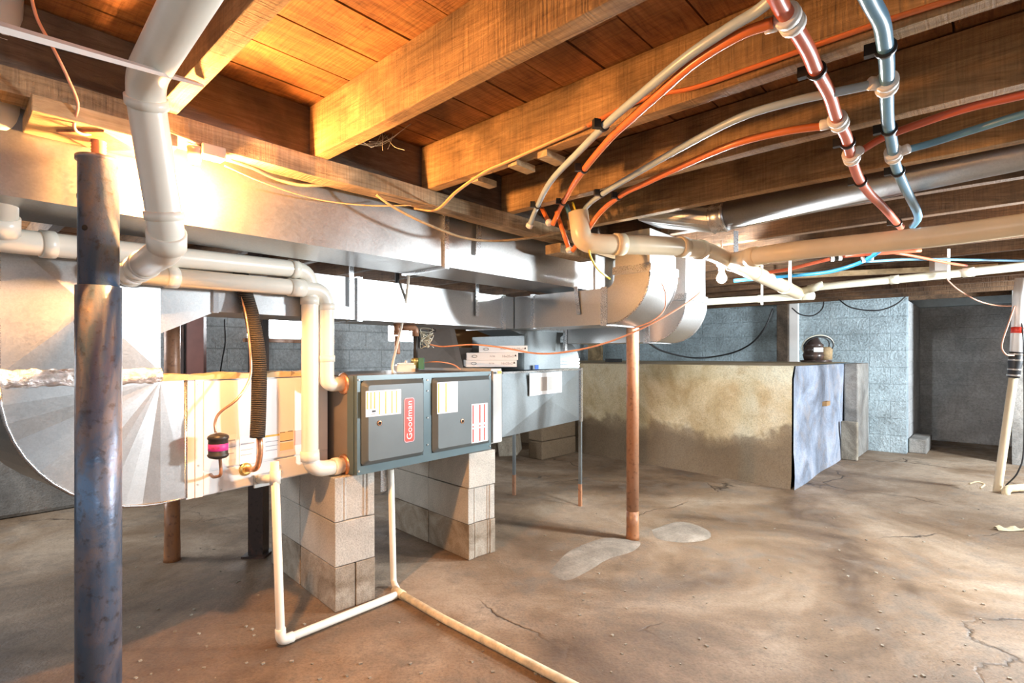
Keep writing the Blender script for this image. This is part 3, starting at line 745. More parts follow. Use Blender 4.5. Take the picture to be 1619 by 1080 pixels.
labels(cc, C0, CA, .0085, [('label_print', (441, 462, 682, 696), 'paleamber'), ('label_print', (463, 475, 680, 703), 'palepink'), ('label_print', (441, 462, 699, 711), 'paleamber'), ('label_print', (379, 400, 700, 702), 'greyprint'), ('label_print', (379, 398, 710, 711), 'greyprint'),
  ('label_print', (379, 396, 718, 719), 'greyprint'), ('label_print', (418, 438, 697, 698), 'greyprint'), ('label_print', (418, 438, 704, 705), 'greyprint'), ('label_print', (418, 436, 711, 712), 'greyprint'), ('label_print', (441, 449, 683, 684), 'black'), ('label_print', (453, 461, 681, 682), 'black'), ('label_print', (441, 461, 696, 697), 'black'), ('label_print', (359, 370, 695, 697), 'greyprint'), ('label_print', (359, 370, 706, 707), 'greyprint'), ('label_print', (359, 368, 716, 717), 'greyprint'), ('label_print', (416, 440, 687, 690), 'amber')])
q = onplane(388, 742, C0+CN*.007, CA); n3 = Vector((CN.x, CN.y, 0))
make('line_grommet', MB().lathe(q, n3, [(0, .028), (.006, .026), (.010, .018)], 18), 'brass', cc)
u0, u1, z0, z1 = rect(C0, CA, 399, 440, 747, 767)
make('drain_plate', panel(MB(), C0, CA, u0, u1, z0, z1, .007, .016), 'rack', cc)
fac = MB(); vs = []
for i in range(25):
    tt = -.09+.74*i/24; w = .008*math.sin(i*.9)+.004*math.sin(i*2.3)
    vs += [cp(tt, 1.072-.004, .010+w*.4), cp(tt, 1.088+w*.5, .012+w), cp(tt, 1.090+w*.4, -.02, .10), cp(tt, 1.074, -.02, .12)]
fac.add(vs, [(4*i+j, 4*i+4+j, 4*i+5+j, 4*i+1+j) for i in range(24) for j in range(3)]); make('insulation_edge', fac, 'paper', cc)

# furnace
F0 = Vector((-.712, 2.42)); FA = Vector((.641, .767)).normalized(); FB = Vector((-FA.y, FA.x)); FN = -FB
def fp(u, z, out=0.0): p = F0+FA*u+FN*out; return Vector((p.x, p.y, z))
rzf = math.atan2(FA.y, FA.x)
fu = thing('furnace', fp(.45, .613, -.35), 'slate grey horizontal gas furnace lying on two concrete block piers', 'furnace'); fu.rotation_euler = (0, 0, rzf)
make('case', MB().box(F0+FB*.02, FA*.912, FB*.69, .613, 1.068), 'grey_side', fu, bevel=.003)
m = MB()
for (u0, u1, z0, z1) in ((0, .912, .613, .652), (0, .912, 1.047, 1.070), (0, .018, .652, 1.047), (.894, .912, .652, 1.047), (.393, .449, .652, 1.047)):
    panel(m, F0, FA, u0, u1, z0, z1, -.019, .004)
panel(m, F0, FA, .018, .894, .652, 1.047, -.019, -.004)
make('front_frame', m, 'grey_edge', fu)
def door(u0, u1, z0, z1):
    m = MB(); d0, d1 = .0045, .032; e = .022
    def ring(i, o, r):
        a0, a1, c0, c1 = u0+i, u1-i, z0+i, z1-i; out = []
        for cu, cz, s in ((a1-r, c0+r, -90), (a1-r, c1-r, 0), (a0+r, c1-r, 90), (a0+r, c0+r, 180)):
            for k in range(5): an = math.radians(s+90*k/4); out.append(fp(cu+r*math.cos(an), cz+r*math.sin(an), o))
        return out
    rs = [ring(0, d0, .02), ring(0, d0+.004, .02), ring(e*.8, d1-.004, .014), ring(e, d1, .012)]
    for r_ in rs: m.v += r_
    for j in range(3):
        for k in range(20): m.f.append([j*20+k, j*20+(k+1) % 20, j*20+20+(k+1) % 20, j*20+20+k]); m.smooth.append(False)
    m.f.append([60+k for k in range(20)]); m.smooth.append(False)
    return make('door', m, 'grey', fu)
doors = [door(.020, .392, .652, 1.046), door(.450, .893, .652, 1.046)]
DO = .0325
def on_door(door_, name, px0, px1, yt, yb, mat, off=0.0, th=.0008):
    u0, u1, z0, z1 = rect(F0+FN*DO, FA, px0, px1, yt, yb)
    make(name, panel(MB(), F0, FA, u0, u1, z0, z1, DO+off, DO+off+th), mat, door_); return u0, u1, z0, z1
u0, u1, z0, z1 = on_door(doors[0], 'warning_label', 578, 634, 617, 657, 'label')
for i, f in enumerate((.04, .14, .24, .37, .55, .73, .86)):
    zz = z0+(.30 if i < 3 else .06)*(z1-z0); w = .0058
    make('label_stripe', panel(MB(), F0, FA, u0+f*(u1-u0)-w/2, u0+f*(u1-u0)+w/2, zz, z1-.006, DO+.001, DO+.0016), 'amber', doors[0])
make('label_print', panel(MB(), F0, FA, u0+.17*(u1-u0), u0+.27*(u1-u0), z0+.17*(z1-z0), z0+.24*(z1-z0), DO+.001, DO+.0016), 'black', doors[0])
make('label_print', panel(MB(), F0, FA, u0+.14*(u1-u0), u0+.25*(u1-u0), z0+.08*(z1-z0), z0+.11*(z1-z0), DO+.001, DO+.0016), 'greyprint', doors[0])
u0, u1, z0, z1 = on_door(doors[1], 'warning_label', 691, 723.5, 604, 653, 'label')
for f in (.07, .42):
    make('label_stripe', panel(MB(), F0, FA, u0+f*(u1-u0)-.0042, u0+f*(u1-u0)+.0042, z0+.006, z1-.006, DO+.001, DO+.0016), 'amber', doors[1])
u0, u1, z0, z1 = on_door(doors[1], 'danger_label', 745.5, 771, 638, 699, 'label')
for f in (.09, .50, .78):
    for g0, g1 in ((.03, .36), (.40, .44), (.50, .97)):
        make('label_stripe', panel(MB(), F0, FA, u0+f*(u1-u0)-.0052, u0+f*(u1-u0)+.0052, z0+g0*(z1-z0), z0+g1*(z1-z0), DO+.001, DO+.0016), 'redprint', doors[1])
# name plate
u0, u1, z0, z1 = rect(F0+FN*DO, FA, 639, 655, 629, 699)
def rounded(u0, u1, z0, z1, r, o0, o1):
    pts = []
    for cu, cz, s in ((u1-r, z0+r, -90), (u1-r, z1-r, 0), (u0+r, z1-r, 90), (u0+r, z0+r, 180)):
        for k in range(6): an = math.radians(s+90*k/5); pts.append(fp(cu+r*math.cos(an), cz+r*math.sin(an), o0))
    n = Vector((FN.x, FN.y, 0)); return MB().prism(pts, n*(o1-o0))
e = .0035
make('name_plate_edge', rounded(u0, u1, z0, z1, .014, DO, DO+.002), 'palepink', doors[0])
make('name_plate', rounded(u0+e, u1-e, z0+e, z1-e, .011, DO+.002, DO+.003), 'redprint', doors[0])
text('name_plate_lettering', 'Goodman', fp((u0+u1)/2, (z0+z1)/2, DO+.0032), (0, 0, 1), (-FA.x, -FA.y, 0), .047, 'label', doors[0], .0005, spacing=1.02)
n3 = Vector((FN.x, FN.y, 0))
for px, py, dd in ((600, 669, doors[0]), (731, 666, doors[1])):
    q = onplane(px, py, F0+FN*DO, FA)
    k = make('sight_port', MB().lathe(q, n3, [(0, .0125), (.003, .0125), (.0032, .009)], 18), 'copper', dd)
    make('port_glass', MB().lathe(q+n3*.0033, n3, [(0, .0085), (.0004, .0085)], 16), 'hole', k)
for u, zs in ((.421, (.70, .84, .98, 1.035)), (.009, (.63, 1.05)), (.90, (.63, 1.05))):
    for zz in zs: make('screw', MB().lathe(fp(u, zz, .004), n3, [(0, .0055), (.003, .005), (.0045, .003)], 10), 'screw', fu)
sB = Vector((-FA.x, -FA.y, 0))         # outward normal of the furnace's left end
def side(s, z, out=0.0): p = F0+FB*s-FA*out; return Vector((p.x, p.y, z))
make('flue_collar', MB().lathe(side(.105, 1.03, 0), sB, [(0, .052), (.006, .050), (.012, .043)], 20), 'copper', fu)
make('flue_collar', MB().lathe(side(.100, .648, 0), sB, [(0, .052), (.006, .050), (.012, .043)], 20), 'copper', fu)
make('end_frame', MB().box(F0+FB*.02-FA*.004, FA*.004, FB*.05, .613, 1.068), 'grey_edge', fu)

# filter rack and return box
RA = Vector((.595, .804)).normalized(); RB = Vector((-RA.y, RA.x)); R0 = Vector((-.055, 3.30)); rzr = math.atan2(RA.y, RA.x)
fr0 = F0+FA*.916
ft = thing('filter_rack', (fr0.x, fr0.y, .64), 'narrow pale grey filter rack between the furnace and the return box', 'filter rack'); ft.rotation_euler = (0, 0, rzf)
make('rack_body', MB().box(fr0-FB*0, FA*.095, FB*.62, .64, 1.085), 'rack', ft, bevel=.003)
make('rack_cover', panel(MB(), fr0, FA, .006, .086, .648, 1.072, .001, .012), 'rack', ft, bevel=.002)
make('rack_sticker', panel(MB(), fr0, FA, .045, .080, 1.055, 1.070, .0125, .0135), 'amber', ft)
make('rack_sticker', panel(MB(), fr0, FA, .008, .035, 1.054, 1.066, .0125, .0135), 'black', ft)
R0 = fr0+FA*.100+FN*.0; Rend = Vector((.53, 4.09)); RL = (Rend-R0).length; RA = (Rend-R0).normalized(); RB = Vector((-RA.y, RA.x)); RN = -RB; rzr = math.atan2(RA.y, RA.x)
rb = thing('return_box', (R0.x, R0.y, .665), 'dull galvanized box at the right end of the furnace on thin legs', 'duct'); rb.rotation_euler = (0, 0, rzr)
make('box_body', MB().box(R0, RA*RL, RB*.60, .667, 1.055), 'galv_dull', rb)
m = MB(); xbreak(m, R0+RN*.002, RA, .668, 1.054, RL, .02); make('folded_panel', m, 'galv_dull', rb)
m = MB(); panel(m, R0, RA, RL-.028, RL+.004, .655, 1.07, .0, .02); make('corner_angle', m, 'seam', rb)
make('top_flange', panel(MB(), R0, RA, 0, RL, 1.052, 1.064, -.01, .01), 'seam', rb)
def leg(u, s, hz):
    p = R0+RA*u+RB*s; c = Vector((p.x, p.y, 0)); l = make('leg', MB().box(p, RA*.020, RB*.022, .17, hz), 'galv_dull', rb)
    make('rusted_foot', MB().box(p-RA*.001, RA*.022, RB*.024, 0, .17), 'post_rust', l)
leg(RL-.015, -.012, 1.06); leg(RL-.03, .59, .667)
u0, u1, z0, z1 = rect(R0+RN*.02, RA, 836, 887, 589, 623)
make('instruction_label', panel(MB(), R0, RA, u0, u1, z0, z1, .0262, .0272), 'label', rb)
du = u1-u0; dz = z1-z0
make('label_print', panel(MB(), R0, RA, u0+.10*du, u0+.52*du, z0+.16*dz, z1-.20*dz, .0275, .0280), 'cardboard_grey', rb)
make('label_print', panel(MB(), R0, RA, u0+.55*du, u0+.93*du, z0+.16*dz, z1-.20*dz, .0275, .0280), 'rack', rb)

# riser joining the return box to the trunk and the small round-topped boot
def onb(px, D): return Vector(((px-CX)/FPX*D, D))
ri = thing('riser_duct', (*onb(835, 3.75), 1.066), 'galvanized riser standing on the return box below the branch duct', 'duct')
p0 = onb(829, 3.62); p1 = onb(886, 3.95); d_ = (p1-p0); nn = Vector((-d_.y, d_.x)).normalized()
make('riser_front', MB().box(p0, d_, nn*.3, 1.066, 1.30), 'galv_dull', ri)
q0 = onb(800, 3.42); m = MB(); w = nn*.3; d2 = d_
m.hexa([Vector((*v.xy, 1.30)) if isinstance(v, Vector) and len(v) > 2 else Vector((v.x, v.y, 1.30)) for v in (p0, p0+d_, p0+d_+w, p0+w)]+[Vector((v.x, v.y, 1.336)) for v in (p0-d_*.35, p0+d_*1.2, p0+d_*1.2+w, p0-d_*.35+w)])
make('flared_collar', m, 'galv_dull', ri)
make('left_side', MB().box(p0-Vector((.19, -.16)), Vector((.188, -.158)), nn*.25, 1.066, 1.30), 'galv_dull', ri)
make('blue_tag', MB().box(onb(846, 3.66)-nn*.0, d_.normalized()*.04, nn*.004, 1.068, 1.098), 'blueprint', ri)
bt = thing('boot_duct', (*onb(895, 4.05), 1.066), 'small round topped galvanized boot on the return box beside the ledge', 'duct')
c0 = onb(872, 3.98); dd = (onb(915, 4.06)-c0); poly = []
for i in range(13):
    an = math.pi*i/12; f = .5-.5*math.cos(an); poly.append(Vector((c0.x+dd.x*f, c0.y+dd.y*f, 1.14+.125*math.sin(an))))
poly = [Vector((c0.x, c0.y, 1.066))]+poly+[Vector((c0.x+dd.x, c0.y+dd.y, 1.066))]
bk = Vector((-dd.y, dd.x, 0)).normalized()*.28
make('boot_shell', MB().prism(poly, bk), 'galv_dull', bt)
m = MB()
for i in range(3): m.box(c0-Vector(bk.xy).normalized()*.014, dd, Vector(bk.xy).normalized()*.012, 1.072+.026*i, 1.09+.026*i)
make('slip_flange', m, 'seam', bt)

# air filters and cartons
def fbox(px0, px1, D, z0, hgt, label, D1=None, mat='label', pr=True, dep=.5):
    a = onb(px0, D); b = onb(px1, D1 or D); u = b-a; n = Vector((-u.y, u.x)).normalized()
    t = thing('filter_box', (a.x, a.y, z0), label, 'filter box', 'boxed air filters' if mat == 'label' else 'greyish filter boxes'); t.rotation_euler = (0, 0, math.atan2(u.y, u.x))
    make('carton', MB().box(a, u, n*dep, z0, z0+hgt), mat, t, bevel=.0015)
    L = u.length; U = Vector((u.x, u.y, 0)).normalized(); o = Vector((a.x, a.y, z0+hgt/2))-Vector((n.x, n.y, 0))*.0006
    text('size_print', '16x25x2', o+U*L*.80, U, UP, .022, 'greyprint' if mat == 'label' else 'black', t, .0003)
    if pr:
        text('size_print', 'FILTER', o+U*L*.50, U, UP, .012, 'greyprint', t, .0003)
        rr = []
        for i in range(16): an = 2*math.pi*i/16; rr.append(o+U*(L*.15+.016*math.cos(an))+UP*.008*math.sin(an))
        make('logo_ring', MB().tube(rr+[rr[0]], .0012, 5, False), 'black', t)
        make('arrow_print', MB().prism([o+U*(L*.95-.007), o+U*(L*.95+.007), o+U*(L*.95)+UP*.014], Vector((n.x, n.y, 0))*-.0003), 'black', t)
    return t
zt = 1.090
fbox(737, 817, 3.36, zt, .044, 'white boxed air filter, bottom of the stack on the furnace', 3.40)
fbox(738, 819, 3.37, zt+.045, .046, 'white boxed air filter, middle of the stack on the furnace', 3.40)
fbox(757, 834, 3.44, zt+.092, .046, 'white boxed air filter on top of the stack on the furnace', 3.46)
fbox(724, 757, 3.9, zt-.02, .05, 'greyish filter box behind the white stack, lowest one', 3.98, 'cardboard_grey', False, .3)
fbox(722, 755, 3.9, zt+.031, .05, 'greyish filter box behind the white stack, middle one', 3.98, 'cardboard_grey', False, .3)
fbox(720, 757, 3.9, zt+.082, .05, 'greyish filter box behind the white stack, upper one', 3.98, 'cardboard_grey', False, .3)
cb = thing('cardboard_carton', (*onb(745, 4.15), 1.07), 'open brown cardboard carton with spread flaps on top of the furnace', 'carton')
a = onb(712, 4.15); b2 = onb(800, 4.3); u = b2-a; n = Vector((-u.y, u.x)).normalized()
m = MB(); m.box(a+n*.42, u, n*.006, 1.075, 1.42); m.box(a, u*.01, n*.42, 1.075, 1.42); m.box(a+u*.99, u*.01, n*.42, 1.075, 1.42); m.box(a, u, n*.42, 1.41, 1.418); m.box(a, u, n*.42, 1.069, 1.075)
make('carton_shell', m, 'cardboard', cb)
U3 = Vector((u.x, u.y, 0)).normalized(); A1 = Vector((a.x, a.y, 0)); B1 = A1+Vector((u.x, u.y, 0))
out = Vector((-n.x, -n.y, 0))
pz = lambda px, py, D: P(px, py, D)
make('left_flap', MB().sheet([pz(652, 583, 3.75), pz(733, 583, 3.55), pz(717, 512, 4.1), pz(660, 512, 4.2)], .005), 'cardboard_grey', cb)
make('right_flap', MB().sheet([pz(803, 553, 3.95), pz(822, 553, 4.0), pz(808, 514, 4.25), pz(797, 514, 4.22)], .005), 'cardboard_grey', cb)
text('carton_print', 'Rb', pz(684, 522, 4.02), (1, .1, 0), (0, 0, 1), .05, 'black', cb)
# ================================================================== PIPES, TUBES, CABLES
def coupling(parent, path, f, L, r, mat, name='coupling'):
    p, d = at_len(path, f); return make(name, MB().lathe(p-d*L/2, d, [(0, r*1.02), (.001, r*1.13), (L-.001, r*1.13), (L, r*1.02)], 22), mat, parent)
def run(name, path, r, mat, label, cat, cps=(), cmat=None, part='pipe', group=None, seg=20):
    lo = min(path, key=lambda p: p.z)
    t = thing(name, lo, label, cat, group)
    make(part, MB().tube(path, r, seg), mat, t)
    for f, L in cps: coupling(t, path, f, L, r, cmat or mat)
    return t
rf = .036
v1 = P(490, 428, 2.355)
fl1 = fillet([P(-60, 371, 1.44), P(20, 381, 1.50), v1, Vector((v1.x, v1.y, .648)), side(.100, .648, .012)], .085, 8)
t = run('vent_pipe', fl1, rf, 'pvc', 'upper long white plastic vent pipe that drops beside the furnace to its lower inlet', 'pipe')
coupling(t, fl1, .085, .035, rf, 'pvc'); 
# a white drop below the cream run: the same pipe, its fittings
for f, L in ((.485, .035), (.575, .035), (.905, .045), (.985, .03)): coupling(t, fl1, f, L, rf, 'pvc')
v2 = P(516, 459, 2.41)
fl2 = fillet([P(206, 433, 1.76), v2, Vector((v2.x, v2.y, 1.03)), side(.105, 1.03, .012)], .085, 8)
t = run('vent_pipe', fl2, .034, 'pvc', 'lower long white plastic vent pipe curving down to the upper inlet of the furnace', 'pipe')
for f, L in ((.10, .04), (.50, .07), (.66, .03), (.85, .03)): coupling(t, fl2, f, L, .034, 'pvc')
p_e = P(268, 392, 1.22); 
fl3 = fillet([Zp(345, -80, 1.735), Zp(226, 130, 1.735), p_e, P(205, 434, 1.70)], .07, 8)
t = run('vent_pipe', fl3, .036, 'pvc', 'wide white plastic vent pipe coming from the ceiling and bending back under the main duct', 'pipe')
for f, L in ((.36, .02), (.52, .02), (.56, .045), (.80, .03), (.885, .02), (.99, .02)): coupling(t, fl3, f, L, .036, 'pvc')
m = MB(); pq, dq = at_len(fl3, .82)
for i in range(7): m.box((pq.x+.010, pq.y-.0395+.0008*0), (.014, .002), (0, .002), pq.z-.022+.006*i, pq.z-.0195+.006*i)
make('barcode_print', m, 'greyprint', t)
fl4 = [P(2, 372, 1.46), P(1, 200, 1.35), P(6, -20, 1.25)]
t = run('vent_pipe', fl4, .036, 'pvc', 'upright white plastic pipe with fittings cut by the left picture edge', 'pipe', ((.05, .05), (.3, .04), (.62, .04), (.8, .03)), 'pvc')
# round strap across
a_ = Zp(-40, 31, 1.47); b_ = Zp(316, 133, 1.828)
solo('metal_strap', MB().obox((a_+b_)/2, (b_-a_)/2, Vector((.004, .010, 0)), UP*.0035), 'rack', 'long flat metal strap crossing below the vent pipe at upper left', 'strap')
# refrigerant lines
sl = spline([P(380, 430, 2.17), P(388, 465, 2.17), P(399, 505, 2.16), P(409, 570, 2.15), P(409, 640, 2.15), P(407, 691, 2.155)])
t = thing('suction_line', sl[-1], 'black foam sleeved refrigerant line dropping in front of the cream cabinet', 'pipe')
make('foam_sleeve', MB().tube(sl, .029, 20), 'sleeve', t)
cl = fillet([P(410, 689, 2.16), P(412, 715, 2.16), P(407, 742, 2.16), onplane(390, 742, C0+CN*.01, CA)], .03)
make('copper_tube', MB().tube(cl, .0115, 12), 'copper', t)
ll = spline([P(374, 430, 2.15), P(380, 458, 2.15), P(390, 505, 2.13), P(396, 560, 2.11), P(395, 598, 2.10), P(376, 630, 2.05), P(348, 652, 2.02), P(340, 668, 2.01), P(341, 684, 2.01)])
t = thing('liquid_line', P(345, 725, 2.01), 'thin copper refrigerant line with a dark filter drier', 'pipe')
make('copper_tube', MB().tube(ll, .005, 10), 'copper', t)
dc = P(345, 726, 2.01)
make('filter_drier', MB().lathe(dc, UP, [(0, .010), (.006, .030), (.012, .036), (.018, .0375), (.022, .034), (.075, .034), (.079, .0375), (.088, .036), (.094, .028), (.100, .008)], 24), 'black_pipe', t)
make('drier_label', MB().lathe(dc+UP*.034, UP, [(0, .0345), (.0002, .0348), (.026, .0348), (.0262, .0345)], 24), 'pink', t)
text('drier_print', 'FILTER', dc+UP*.047+Vector((.010, -.0352, 0)), (1, .15, 0), UP, .010, 'maroon', t, .0002)
make('copper_tube', MB().tube(fillet([P(348, 726, 2.01), P(350, 752, 2.01), P(337, 755, 2.04), onplane(333, 750, C0+CN*.004, CA)], .02), .006, 10), 'post_rust', t)
# condensate drain
cr = .0166
dr = [P(434, 730, 2.14), Zp(444, 1014, .022)]
fpth = fillet([dr[0], dr[1], Zp(626, 941, .022)], .03)
T2 = Zp(630, 937, .022)
t = thing('condensate_drain', dr[1], 'white plastic drain pipe from the coil cabinet down to the floor', 'pipe')
make('pipe', MB().tube(fpth, cr, 16), 'pvc', t)
make('tee_fitting', MB().lathe(P(435, 765, 2.14), UP, [(0, cr*1.25), (.055, cr*1.25)], 16), 'pvc', t)
make('inlet_stub', MB().tube([P(435, 756, 2.14), onplane(411, 758, C0+CN*.017, CA)], cr*1.1, 14), 'pvc', t)
make('elbow', MB().tube(fillet([dr[1]+(dr[0]-dr[1]).normalized()*.05, dr[1], dr[1]+(Zp(626, 941, .022)-dr[1]).normalized()*.05], .03), cr*1.22, 16), 'pvc', t)
m = MB(); 
t = thing('condensate_drain', T2, 'dirty cream drain pipe lying across the floor towards the camera', 'pipe')
fl = [P(618, 742, 2.66), Zp(621, 918, .05)]
make('riser', MB().tube(fillet([P(618, 742, 2.62), Zp(622, 920, .022), T2], .03), .0155, 14), 'pvc', t)
make('floor_pipe', MB().tube([T2, Zp(700, 978, .020), Zp(960, 1112, .020)], .0165, 16), 'pvc_dirty', t)
d_ = (Zp(700, 978, .02)-T2).normalized()
make('tee_fitting', MB().lathe(T2-d_*.035, d_, [(0, .0205), (.075, .0205)], 16), 'pvc_dirty', t)
solo('hanger_strap', MB().box(P(602, 745, 2.6).xy, (.022, .02), (-.002, .002), z(778, 2.6), .612), 'seam', 'slotted metal strap dangling from the furnace bottom', 'strap')

# gas pipe
gp = P(628, 437, 2.95)
t = thing('gas_pipe', P(628, 600, 2.95), 'black iron gas pipe with brown fittings dropping onto the furnace', 'pipe')
x_, y_ = gp.x, gp.y; Z_ = lambda yy: z(yy, 2.95)
make('pipe', MB().lathe((x_, y_, Z_(508)), UP, [(0, .0125), (1.9-Z_(508), .0125)], 16), 'black_pipe', t)
make('tee_fitting', MB().lathe((x_, y_, Z_(530)), UP, [(0, .020), (.012, .023), (.014, .019), (.055, .019), (.057, .023), (Z_(506)-Z_(530), .021)], 16), 'post_rust', t)
make('drip_leg', MB().lathe((x_, y_, Z_(560)), UP, [(0, .015), (.008, .017), (Z_(531)-Z_(560), .0125)], 14), 'post_rust', t)
e1 = Vector((x_, y_, Z_(518))); e2 = P(657, 518, 3.0); e3 = Vector((e2.x, e2.y, 1.11))
make('side_branch', MB().tube(fillet([e1, e2, e2-UP*.05], .03), .0185, 14), 'post_rust', t)
make('pipe', MB().tube([e2-UP*.045, e3+UP*.02], .0125, 14), 'black_pipe', t)
make('union', MB().lathe(e3-UP*.02, UP, [(0, .012), (.004, .02), (.03, .02), (.035, .026), (.055, .026), (.06, .014)], 12), 'brass', t)
make('shutoff_handle', MB().box((e3.x+.02, e3.y-.02), (.03, 0), (0, .02), 1.085, 1.15), 'green', t)
fx = spline([P(648, 400, 2.7), P(646, 440, 2.75), P(638, 500, 2.82), P(628, 545, 2.85), P(621, 575, 2.87), P(621, 590, 2.86)])
fxm = MB()
fxm.tube(fx, [.0065+.0012*(i % 2) for i in range(len(fx))], 10)
solo('flexible_conduit', fxm, 'pvc', 'white ribbed conduit dangling in front of the gas pipe', 'conduit')
t = thing('control_box', P(640, 590, 2.88), 'white control box with small terminals on top of the furnace', 'box')
bb = P(628, 587, 2.88)
make('box_body', MB().box((bb.x, bb.y), (.095, .03), (-.03, .07), 1.071, 1.112), 'white_plastic', t, bevel=.004)
make('box_cover', MB().box((bb.x+.008, bb.y+.006), (.078, .026), (-.024, .056), 1.1125, 1.122), 'label', t, bevel=.002)
make('knob', MB().lathe((bb.x+.04, bb.y+.04, 1.122), UP, [(0, .008), (.014, .006)], 10), 'label', t)
make('terminal', MB().box((bb.x+.098, bb.y+.02), (.014, .004), (-.004, .014), 1.074, 1.092), 'black_pipe', t)
# splice box with wires next to the gas pipe
t = thing('wire_splice', P(676, 545, 3.05), 'bundle of spliced wires hanging right of the gas pipe', 'wires')
m = MB(); c = P(672, 535, 3.05)
for i in range(9):
    rnd = random.Random(i); q = [c+Vector((rnd.uniform(-.03, .05), rnd.uniform(-.02, .02), rnd.uniform(-.06, .06))) for k in range(4)]
    m.tube(spline([c+Vector((-.03, 0, .04))]+q), .0025, 6)
make('loose_wires', m, 'pvc_old', t)
make('junction_box', MB().box((c.x-.045, c.y+.02), (.05, .03), (-.02, .03), c.z-.06, c.z+.05), 'black_pipe', t)

def cable(name, pts, r, mat, label, n=8, flat=1.0, cat='cable', group=None): return solo(name, MB().tube(spline(pts, n), r, 8, True, flat), mat, label, cat, group)
cable('cable', [P(680, 545, 3.03), P(700, 548, 3.02), P(745, 545, 2.95), P(790, 549, 2.9), P(850, 560-1, 2.75), P(905, 555, 2.62), P(965, 540, 2.58), P(1030, 512, 2.55), P(1080, 483, 2.6), P(1105, 464, 2.7), P(1112, 455, 2.9)], .0045, 'salmon_cable', 'thin orange cable looping from the gas pipe to the branch duct elbows')
cable('cable', [P(1000, 520, 2.62), P(1030, 508, 2.60), P(1050, 490, 2.62), P(1052, 465, 2.68), P(1045, 445, 2.76)], .0035, 'salmon_cable', 'short orange cable loop against the near duct elbow')
cable('cable', [P(668, 574, 3.1), P(690, 572, 3.0), P(715, 576, 3.0), P(728, 584, 2.98)], .0035, 'salmon_cable', 'small salmon wire loop lying on top of the furnace')
cable('cable', [P(48, -10, 1.18), P(60, 32, 1.2), P(85, 78, 1.22), P(108, 125, 1.25), P(123, 165, 1.28), P(117, 200, 1.30), P(130, 212, 1.33), P(150, 211, 1.36)], .0035, 'salmon_cable', 'orange cable hanging at upper left and ending at the jack post')
# orange flat cable along the knotty joist
def onj(px, py, a=1.332):
    b, D = Aat(px, a); return P(px, py, D)
cp_ = [Zp(655, 330, 1.772), Zp(690, 332, 1.765), Zp(722, 303, 1.79), onj(765, 273), onj(800, 257), onj(865, 228), onj(930, 199)]
cable('cable', cp_, .0085, 'orange_cable', 'flat orange house cable rising from the beam to the knotty joist', 8, .45)
cable('cable', [onj(930, 199), onj(945, 191), onj(990, 168), onj(1040, 150), onj(1100, 138), onj(1210, 100), onj(1380, 40), onj(1540, -12)], .0095, 'pex_orange', 'bright orange flat cable stapled along the lower edge of the knotty joist', 8, .5)
cable('cable', [Zp(595, 308, 1.77), P(620, 326, 2.03), P(670, 352, 2.12), P(730, 375, 2.25), P(780, 381, 2.35), P(840, 376, 2.45), P(895, 366, 2.65)], .0055, 'tan_cable', 'old brown cloth cable sagging under the beam in front of the main duct')
cable('cable', [Zp(362, 253, 1.768), Zp(400, 266, 1.766), Zp(440, 284, 1.763), Zp(480, 293, 1.764), Zp(530, 292, 1.79)], .006, 'tan_cable', 'brown cable running from the lamp holder along the underside of the beam')
cable('cable', [Zp(355, 262, 1.74), Zp(420, 290, 1.72), Zp(500, 315, 1.72), Zp(580, 325, 1.74), Zp(650, 325, 1.765)], .0025, 'orange_cable', 'thin wire under the lamp cable against the main duct')
cable('cable', [Zp(350, 244, 1.768), Zp(300, 222, 1.766), Zp(262, 206, 1.768), Zp(245, 196, 1.77)], .004, 'tan_cable', 'short cable from the lamp holder to the vent pipe')
cable('cable', [P(905, 320, 2.45), P(917, 350, 2.42), P(932, 372, 2.38), P(932, 400, 2.35), P(945, 425, 2.45), P(964, 441, 2.62)], .0045, 'yellow', 'yellow gas tracer cable dangling by the end of the cream drain')
cable('cable', [P(1020, 538, 5.0), P(1050, 556, 6.2), P(1100, 566, 7.6), P(1150, 560, 7.5), P(1185, 545, 7.2), P(1208, 520, 7.0), P(1222, 488, 6.95)], .011, 'rubber', 'thick black cable sagging across the pale wall above the ledge')
cable('cable', [P(1252, 487, 6.8), P(1265, 497, 6.75), P(1285, 499, 6.7), P(1300, 488, 6.65), P(1303, 470, 6.6)], .008, 'rubber', 'black cable loop left of the wires on the pale blue wall')
cable('cable', [P(1322, 470, 6.5), P(1345, 486, 6.35), P(1385, 491, 6.2), P(1415, 482, 6.1), P(1436, 465, 6.05)], .008, 'rubber', 'long black cable drooping across the top of the pale blue wall')
cable('cable', [P(1497, 442, 4.5), P(1515, 458, 4.6), P(1545, 475, 4.7), P(1575, 483, 4.7), P(1610, 484, 4.6), P(1640, 484, 4.5)], .006, 'salmon_cable', 'salmon cable strung from the drain pipe to the sump riser')
cable('cable', [P(1604, 484, 4.45), P(1595, 510, 4.42), P(1584, 545, 4.42), P(1590, 560, 4.42), P(1603, 562, 4.45)], .006, 'salmon_cable', 'orange cable loop hanging beside the sump riser')
cable('cable', [P(1612, 500, 4.45), P(1618, 540, 4.42), P(1619, 700, 4.42), P(1610, 745, 4.42), P(1590, 768, 4.5)], .006, 'rubber', 'black cord running down right of the sump riser')

